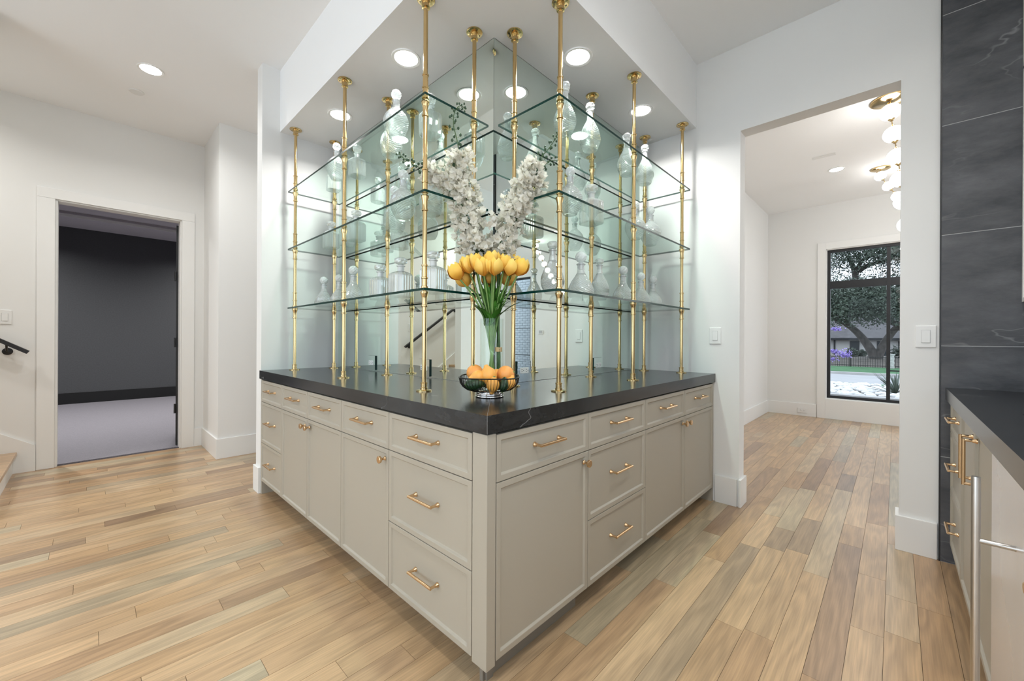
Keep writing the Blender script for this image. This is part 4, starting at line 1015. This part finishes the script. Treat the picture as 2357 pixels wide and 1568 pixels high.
for a, b in [((sx0-.01, sya-.01, .70), (sx1+.01, syb+.01, .71)), ((sx0-.01, sya-.01, .71), (sx0, syb+.01, CZ0)), ((sx1, sya-.01, .71), (sx1+.01, syb+.01, CZ0)), ((sx0, sya-.01, .71), (sx1, sya, CZ0)), ((sx0, syb, .71), (sx1, syb+.01, CZ0))]: mb.box(a, b)
obj('sink_basin', mb, M['black_metal'], kc, world=True)
uc = thing('upper_cabinet', 'white upper cabinet at the right frame edge on the slate wall', 'cabinet', (X1-.02, -.44, 1.344), PI)
obj('body', MB().box((0, FT, 0), (1.9, .40, 1.7)), M['trim'], uc)
for k in range(4):
    for za, zb in ((0, 1.12), (1.13, 1.7)):
        f_ = obj('door', front_mesh(.472, zb-za-.004), M['trim'], uc, loc=(.001+.475*k, 0, za+.002), bevel=.001)
        link('pull', PULL_L, f_, (.435 if k % 2 == 0 else .037, .004, .12), (0, PI/2, 0))
# ================================================================== outside the dining window
M['lawn'] = pm('lawn', (.06, .17, .07), .9, noise=.4, nscale=3)
M['bed'] = pm('planting_bed_soil', (.13, .115, .10), .95, noise=.4, nscale=2)
M['road'] = pm('concrete_street', (.40, .40, .41), .85, noise=.08, nscale=1)
M['kerb'] = pm('kerb_concrete', (.42, .41, .40), .85, noise=.1, nscale=2)
M['rock'] = pm('white_river_rock', (.66, .66, .66), .8, noise=.25, nscale=4)
M['bark'] = pm('oak_bark', (.085, .075, .068), .95, noise=.45, nscale=5, bump=.9, bscale=20)
M['oakleaf'] = pm('oak_leaves', (.085, .11, .085), .6, noise=.5, nscale=.9)
M['agave'] = pm('agave_leaf', (.12, .15, .12), .55, noise=.2, nscale=10)
M['render'] = pm('house_render', (.46, .455, .45), .9, noise=.05, nscale=3)
M['shingle'] = pm('roof_shingle', (.105, .10, .105), .9, noise=.25, nscale=3)
M['dkglass'] = pm('dark_window_glass', (.03, .035, .04), .1)
M['purple'] = pm('purple_blossom', (.36, .28, .66), .7)
M['pillar'] = pm('pillar_stone', (.50, .49, .48), .9, noise=.3, nscale=8)
def ground(name, prof_, mat, label, cat):          # strip of ground, profile (x, z) running away from the house
    mb = MB(); vs = []
    for x, z in prof_: vs += [(x, -45, z), (x, 45, z)]
    n_ = len(prof_)
    for x, z in prof_: vs += [(x, -45, z-.3), (x, 45, z-.3)]
    fs = [(2*i, 2*i+2, 2*i+3, 2*i+1) for i in range(n_-1)] + [(2*n_+2*i, 2*n_+2*i+1, 2*n_+2*i+3, 2*n_+2*i+2) for i in range(n_-1)]
    fs += [(0, 1, 2*n_+1, 2*n_), (2*n_-2, 4*n_-2, 4*n_-1, 2*n_-1)]
    mb.add(vs, fs); return tag(obj(name, mb, mat), label, cat, kind='structure')
GP = [(7.66, -.12), (12.0, -.195), (20.0, -.51)]
def gz(x):
    P = [(7.66, -.12), (12.0, -.195), (20.0, -.51), (20.8, -.55), (28, -.68), (28.01, -.56), (33, -.50), (38, -.12), (44, -.10), (60, -1.5)]
    for (a, p), (b, q) in zip(P[:-1], P[1:]):
        if x <= b: return p + (q-p)*(x-a)/(b-a)
    return P[-1][1]
ground('ground_bed', GP, M['bed'], 'planting bed of white rocks below the window', 'ground')
ground('ground_lawn_near', [(20.0, -.51), (20.8, -.53)], M['lawn'], 'narrow strip of lawn beside the street', 'lawn')
ground('ground_road', [(20.8, -.60), (28, -.68)], M['road'], 'pale concrete street outside the window', 'street')
ground('ground_kerb', [(28, -.56), (28.35, -.555)], M['kerb'], 'kerb on the far side of the street', 'kerb')
ground('ground_lawn', [(28.35, -.555), (33.2, -.50)], M['lawn'], 'green lawn strip between kerb and iron fence', 'lawn')
ground('ground_yard', [(33.2, -.50), (38, -.12), (44, -.10), (54, -1.5), (90, -1.5)], M['bed'], 'bare yard behind the iron fence', 'ground')
ground('ground_edging', [(12.6, -.17), (13.1, -.19)], M['kerb'], 'pale concrete edging below the window', 'kerb')
# river rocks
rk = []
for s in range(3):
    rnd = random.Random(40+s); m_ = MB().ball((0, 0, 0), .5, 9, 6)
    m_.v = [tuple(c_*rnd.uniform(.82, 1.15) for c_ in p) for p in m_.v]; rk.append(m_.mesh('river_rock', M['rock'], 50))
rr = random.Random(5); n = 0; placed = []
for k in range(6000):
    if n >= 170: break
    x = rr.uniform(13.2, 19.6); y = rr.uniform(-1.6, 2.2); s = rr.uniform(.16, .36)
    u, v, _ = proj((x, y, gz(x)))
    if not (1892 < u < 2084): continue
    if (x-14.6)**2 + (y+.02)**2 < .12: continue
    if any((x-a)**2 + (y-b)**2 < (.55*(s+q))**2 for a, b, q in placed): continue
    placed.append((x, y, s))
    o = link('river_rock', rk[n % 3], None, (x, y, gz(x)+s*.14), (0, 0, rr.random()*6)); o.scale = (s*1.1, s, s*.5)
    tag(o, 'pale grey river rock in the bed below the window', 'rock', 'river rocks outside the window'); n += 1
# spiky plant
ag = thing('spiky_plant', 'grey-green spiky plant among the river rocks', 'plant', (14.6, -.02, gz(14.6)))
SP = leaf_mesh('spike', M['agave'], .74, .042, .35, .5)
for k in range(46):
    o = link('spike_leaf', SP, ag); s = random.uniform(.75, 1.1)
    o.matrix_local = Matrix.Rotation(k*2.4, 4, 'Z') @ Matrix.Rotation(random.uniform(.05, 1.15), 4, 'Y') @ Matrix.Diagonal((s, s, s, 1))
def pp(u, v, x):      # point of the garden at distance x seen in the photograph's direction u, v
    d = FW + RT*((u-CX_PX)/F_PX) + UP*((HOR_PX-v)/F_PX); s = x/d.x
    return Vector((x, d.y*s, CAM_H + d.z*s))
# iron fence
fx = 33.0; fz = gz(33.0); yl = pp(1890, 800, fx).y; yr = pp(2092, 800, fx).y
fe = thing('iron_fence', 'low black iron picket fence along the lawn', 'fence', (fx, 0, fz))
for z in (.08, .60): obj('rail', MB().box((fx-.015, yr, fz+z), (fx+.015, yl, fz+z+.03)), M['black_metal'], fe, world=True)
PK = MB().box((-.009, -.010, .0), (.009, .010, .70)).mesh('picket', M['black_metal'])
k = 0; y = yr
while y < yl: link('picket', PK, fe, (0, y, 0)); y += .112
PO = MB().box((-.03, -.03, 0), (.03, .03, .84)).mesh('post', M['black_metal'])
for y in (pp(1957, 820, fx).y, yl, yr): link('post', PO, fe, (0, y, 0))
pc = pp(2053, 830, 32.7)
pl = thing('stone_pillar', 'pale stone pillar standing in the iron fence', 'pillar', (32.7, pc.y, gz(32.7)))
for i in range(6):
    for j in range(2):
        obj('stone', MB().box((-.12+.12*j+.003, -.11+(.02 if i % 2 else 0), .13*i+.003), (-.12+.12*(j+1)-.003, .11-(.02 if i % 2 == 0 else 0), .13*(i+1)-.003)), M['pillar'], pl)
obj('cap', MB().box((-.15, -.14, .78), (.15, .14, .84)), M['pillar'], pl)
# house
hx_ = 60.0; hz = -1.5; yA = pp(1880, 780, hx_).y+3; yB = pp(2092, 780, hx_).y-6; ez = pp(1990, 779, hx_).z
ho = thing('house', 'low pale house with grey hipped roof across the street', 'house', (hx_, 0, hz))
obj('wall', MB().box((hx_, yB, hz), (hx_+9, yA, ez+.1)), M['render'], ho, world=True)
rf = MB(); ex = .8; rz_ = ez+3.6
a = [(hx_-ex, yB-ex, ez), (hx_+9+ex, yB-ex, ez), (hx_+9+ex, yA+ex, ez), (hx_-ex, yA+ex, ez), (hx_+4.5, yB+4, rz_), (hx_+4.5, yA-4, rz_)]
rf.add(a, [(3, 5, 4, 0), (0, 4, 1), (1, 4, 5, 2), (2, 5, 3), (0, 1, 2, 3)])
obj('roof', rf, M['shingle'], ho, world=True)
obj('eave', MB().box((hx_-ex-.02, yB-ex, ez-.22), (hx_-ex+.1, yA+ex, ez+.03)), M['win_black'], ho, world=True)
for u in (1967, 2030, 2080):
    y = pp(u, 790, hx_).y
    f_ = obj('window', MB().box((hx_-.05, y-.42, hz+.3), (hx_+.02, y+.42, ez-.3)), M['win_black'], ho, world=True)
    obj('glass', MB().box((hx_-.08, y-.33, hz+.4), (hx_-.055, y+.33, ez-.4)), M['dkglass'], f_)
yd = pp(1921, 790, hx_).y; obj('downpipe', MB().box((hx_-.1, yd-.07, hz), (hx_-.01, yd+.07, ez-.1)), M['win_black'], ho, world=True)
# live oak
TX = 38.0
tr = thing('oak_tree', 'big live oak with leaning forked trunk across the street', 'tree', (TX, pp(2014, 822, TX).y, gz(TX)))
c_ = curve([pp(2014, 826, TX), pp(2004, 805, TX), pp(1988, 782, TX), pp(1965, 758, TX), pp(1938, 740, TX), pp(1910, 728, TX), pp(1880, 700, TX)], 4)
obj('trunk', MB().tube(c_, [.30 - .008*i for i in range(len(c_))], 12), M['bark'], tr, smooth=60, world=True)
c_ = curve([pp(2020, 826, TX), pp(2030, 800, TX), pp(2046, 775, TX), pp(2066, 752, TX), pp(2095, 735, TX), pp(2130, 715, TX)], 4)
obj('trunk', MB().tube(c_, [.27 - .007*i for i in range(len(c_))], 12), M['bark'], tr, smooth=60, world=True)
for P in ([(1968, 735, 39), (1970, 660, 39), (1972, 625, 39), (1985, 600, 39), (2010, 585, 39)], [(1970, 640, 39), (1962, 610, 39), (1950, 590, 39)], [(1975, 625, 39), (2000, 610, 39), (2045, 598, 39)], [(2062, 745, 38), (2040, 738, 38), (2020, 720, 38)]):
    c_ = curve([pp(*q) for q in P], 4); obj('branch', MB().tube(c_, [max(.05, .20-.13*i/len(c_)) for i in range(len(c_))], 8), M['bark'], tr, smooth=60, world=True)
lv = MB(); rl = random.Random(9)
def clump(c, R, n_, s):
    for _ in range(n_):
        d = Vector((rl.gauss(0, 1), rl.gauss(0, 1), rl.gauss(0, .75)))
        d = d.normalized() * (rl.random()**.4)*R
        p = c + d; a_ = Vector((rl.uniform(-1, 1), rl.uniform(-1, 1), rl.uniform(-1, 1))).normalized(); b_ = a_.cross(Vector((rl.uniform(-1, 1), rl.uniform(-1, 1), rl.uniform(-1, 1)))).normalized()
        q = s*rl.uniform(.6, 1.3)
        lv.add([p-a_*q, p+b_*q*.55, p+a_*q, p-b_*q*.55], [(0, 1, 2, 3)])
j = lambda r: rl.uniform(-r, r)
for u in range(1870, 2130, 20):
    for v in (672, 694, 716): clump(pp(u+j(8), v+j(7), TX-2+j(1.5)), 1.15, 780, .075)
for u in range(1880, 2130, 24):
    for v in (570, 590): clump(pp(u+j(10), v+j(7), TX+j(1.5)), 1.0, 480, .075)
for u in range(1880, 2130, 34):
    for v in (612, 640): clump(pp(u+j(16), v+j(9), TX+1+j(1.5)), .8, 200, .07)
for u in range(1850, 2180, 40):
    for v in (540, 500, 450): clump(pp(u+j(14), v+j(10), TX+j(1.5)), 1.7, 420, .11)
tag(obj('foliage', lv, M['oakleaf'], tr, world=True), kind='stuff')
for (u, x, s, lb) in [(1962, 41, .8, 'dark rounded shrub below the house window'), (1984, 42, .6, 'small dark shrub beside the oak trunk'), (2072, 40, 1.2, 'broad dark shrub right of the stone pillar')]:
    lv = MB(); c_ = pp(u, 806, x); clump(Vector((0, 0, s*.35)), s*.5, 420, .09)
    t = thing('garden_shrub', lb, 'shrub', (c_.x, c_.y, gz(x))); tag(obj('foliage', lv, M['oakleaf'], t), kind='stuff')
    obj('stem', MB().tube([(0, 0, 0), (.02, 0, s*.4)], .03, 6), M['bark'], t)
# purple blossom branches near the window at left
cx_ = 11.9; cm = thing('purple_shrub', 'purple blossoming branches at the left side of the window', 'shrub', (cx_, 1.5, gz(cx_)))
bm = MB(); pb = MB()
for (u, v, rr_) in ((1925, 758, .10), (1934, 812, .17), (1918, 808, .10), (1912, 827, .10), (1946, 818, .10)):
    e_ = pp(u, v, 11.6); bm.tube([Vector((cx_, 1.5, gz(cx_))), Vector((11.8, 1.25, .35)), e_ + Vector((.05, .25, -.05)), e_], [.012, .010, .005, .003], 6)
    for _ in range(90):
        d = Vector((rl.gauss(0, .5), rl.gauss(0, 1), rl.gauss(0, .38)))*rr_*.55; p = e_ + d
        a_ = Vector((rl.uniform(-1, 1), rl.uniform(-1, 1), rl.uniform(-1, 1))).normalized(); b_ = a_.orthogonal().normalized(); q = .018
        pb.add([p-a_*q, p+b_*q, p+a_*q, p-b_*q], [(0, 1, 2, 3)])
tag(obj('branches', bm, M['bark'], cm, world=True), kind='stuff'); tag(obj('blossoms', pb, M['purple'], cm, world=True), kind='stuff')
# painted brick wall outside the glazed door (seen in the mirror)
M['brick'] = pm('painted_brick', (.50, .52, .56), .85, noise=.12, nscale=8)
M['mortar'] = pm('painted_mortar', (.36, .38, .42), .9)
bkm = MB().box((8.72, -7.5, -.4), (8.9, -2.9, 3.4)); bk = tag(obj('wall_brick', bkm, M['mortar']), 'painted brick wall outside the narrow glazed door', 'wall', kind='structure')
BR = MB().box((0, -.098, -.030), (.03, .098, .030)).mesh('brick', M['brick'])
for i in range(40):
    for j_ in range(7): link('brick', BR, bk, (8.705, -5.65 + .206*j_ + (.103 if i % 2 else 0), .10 + .07*i))
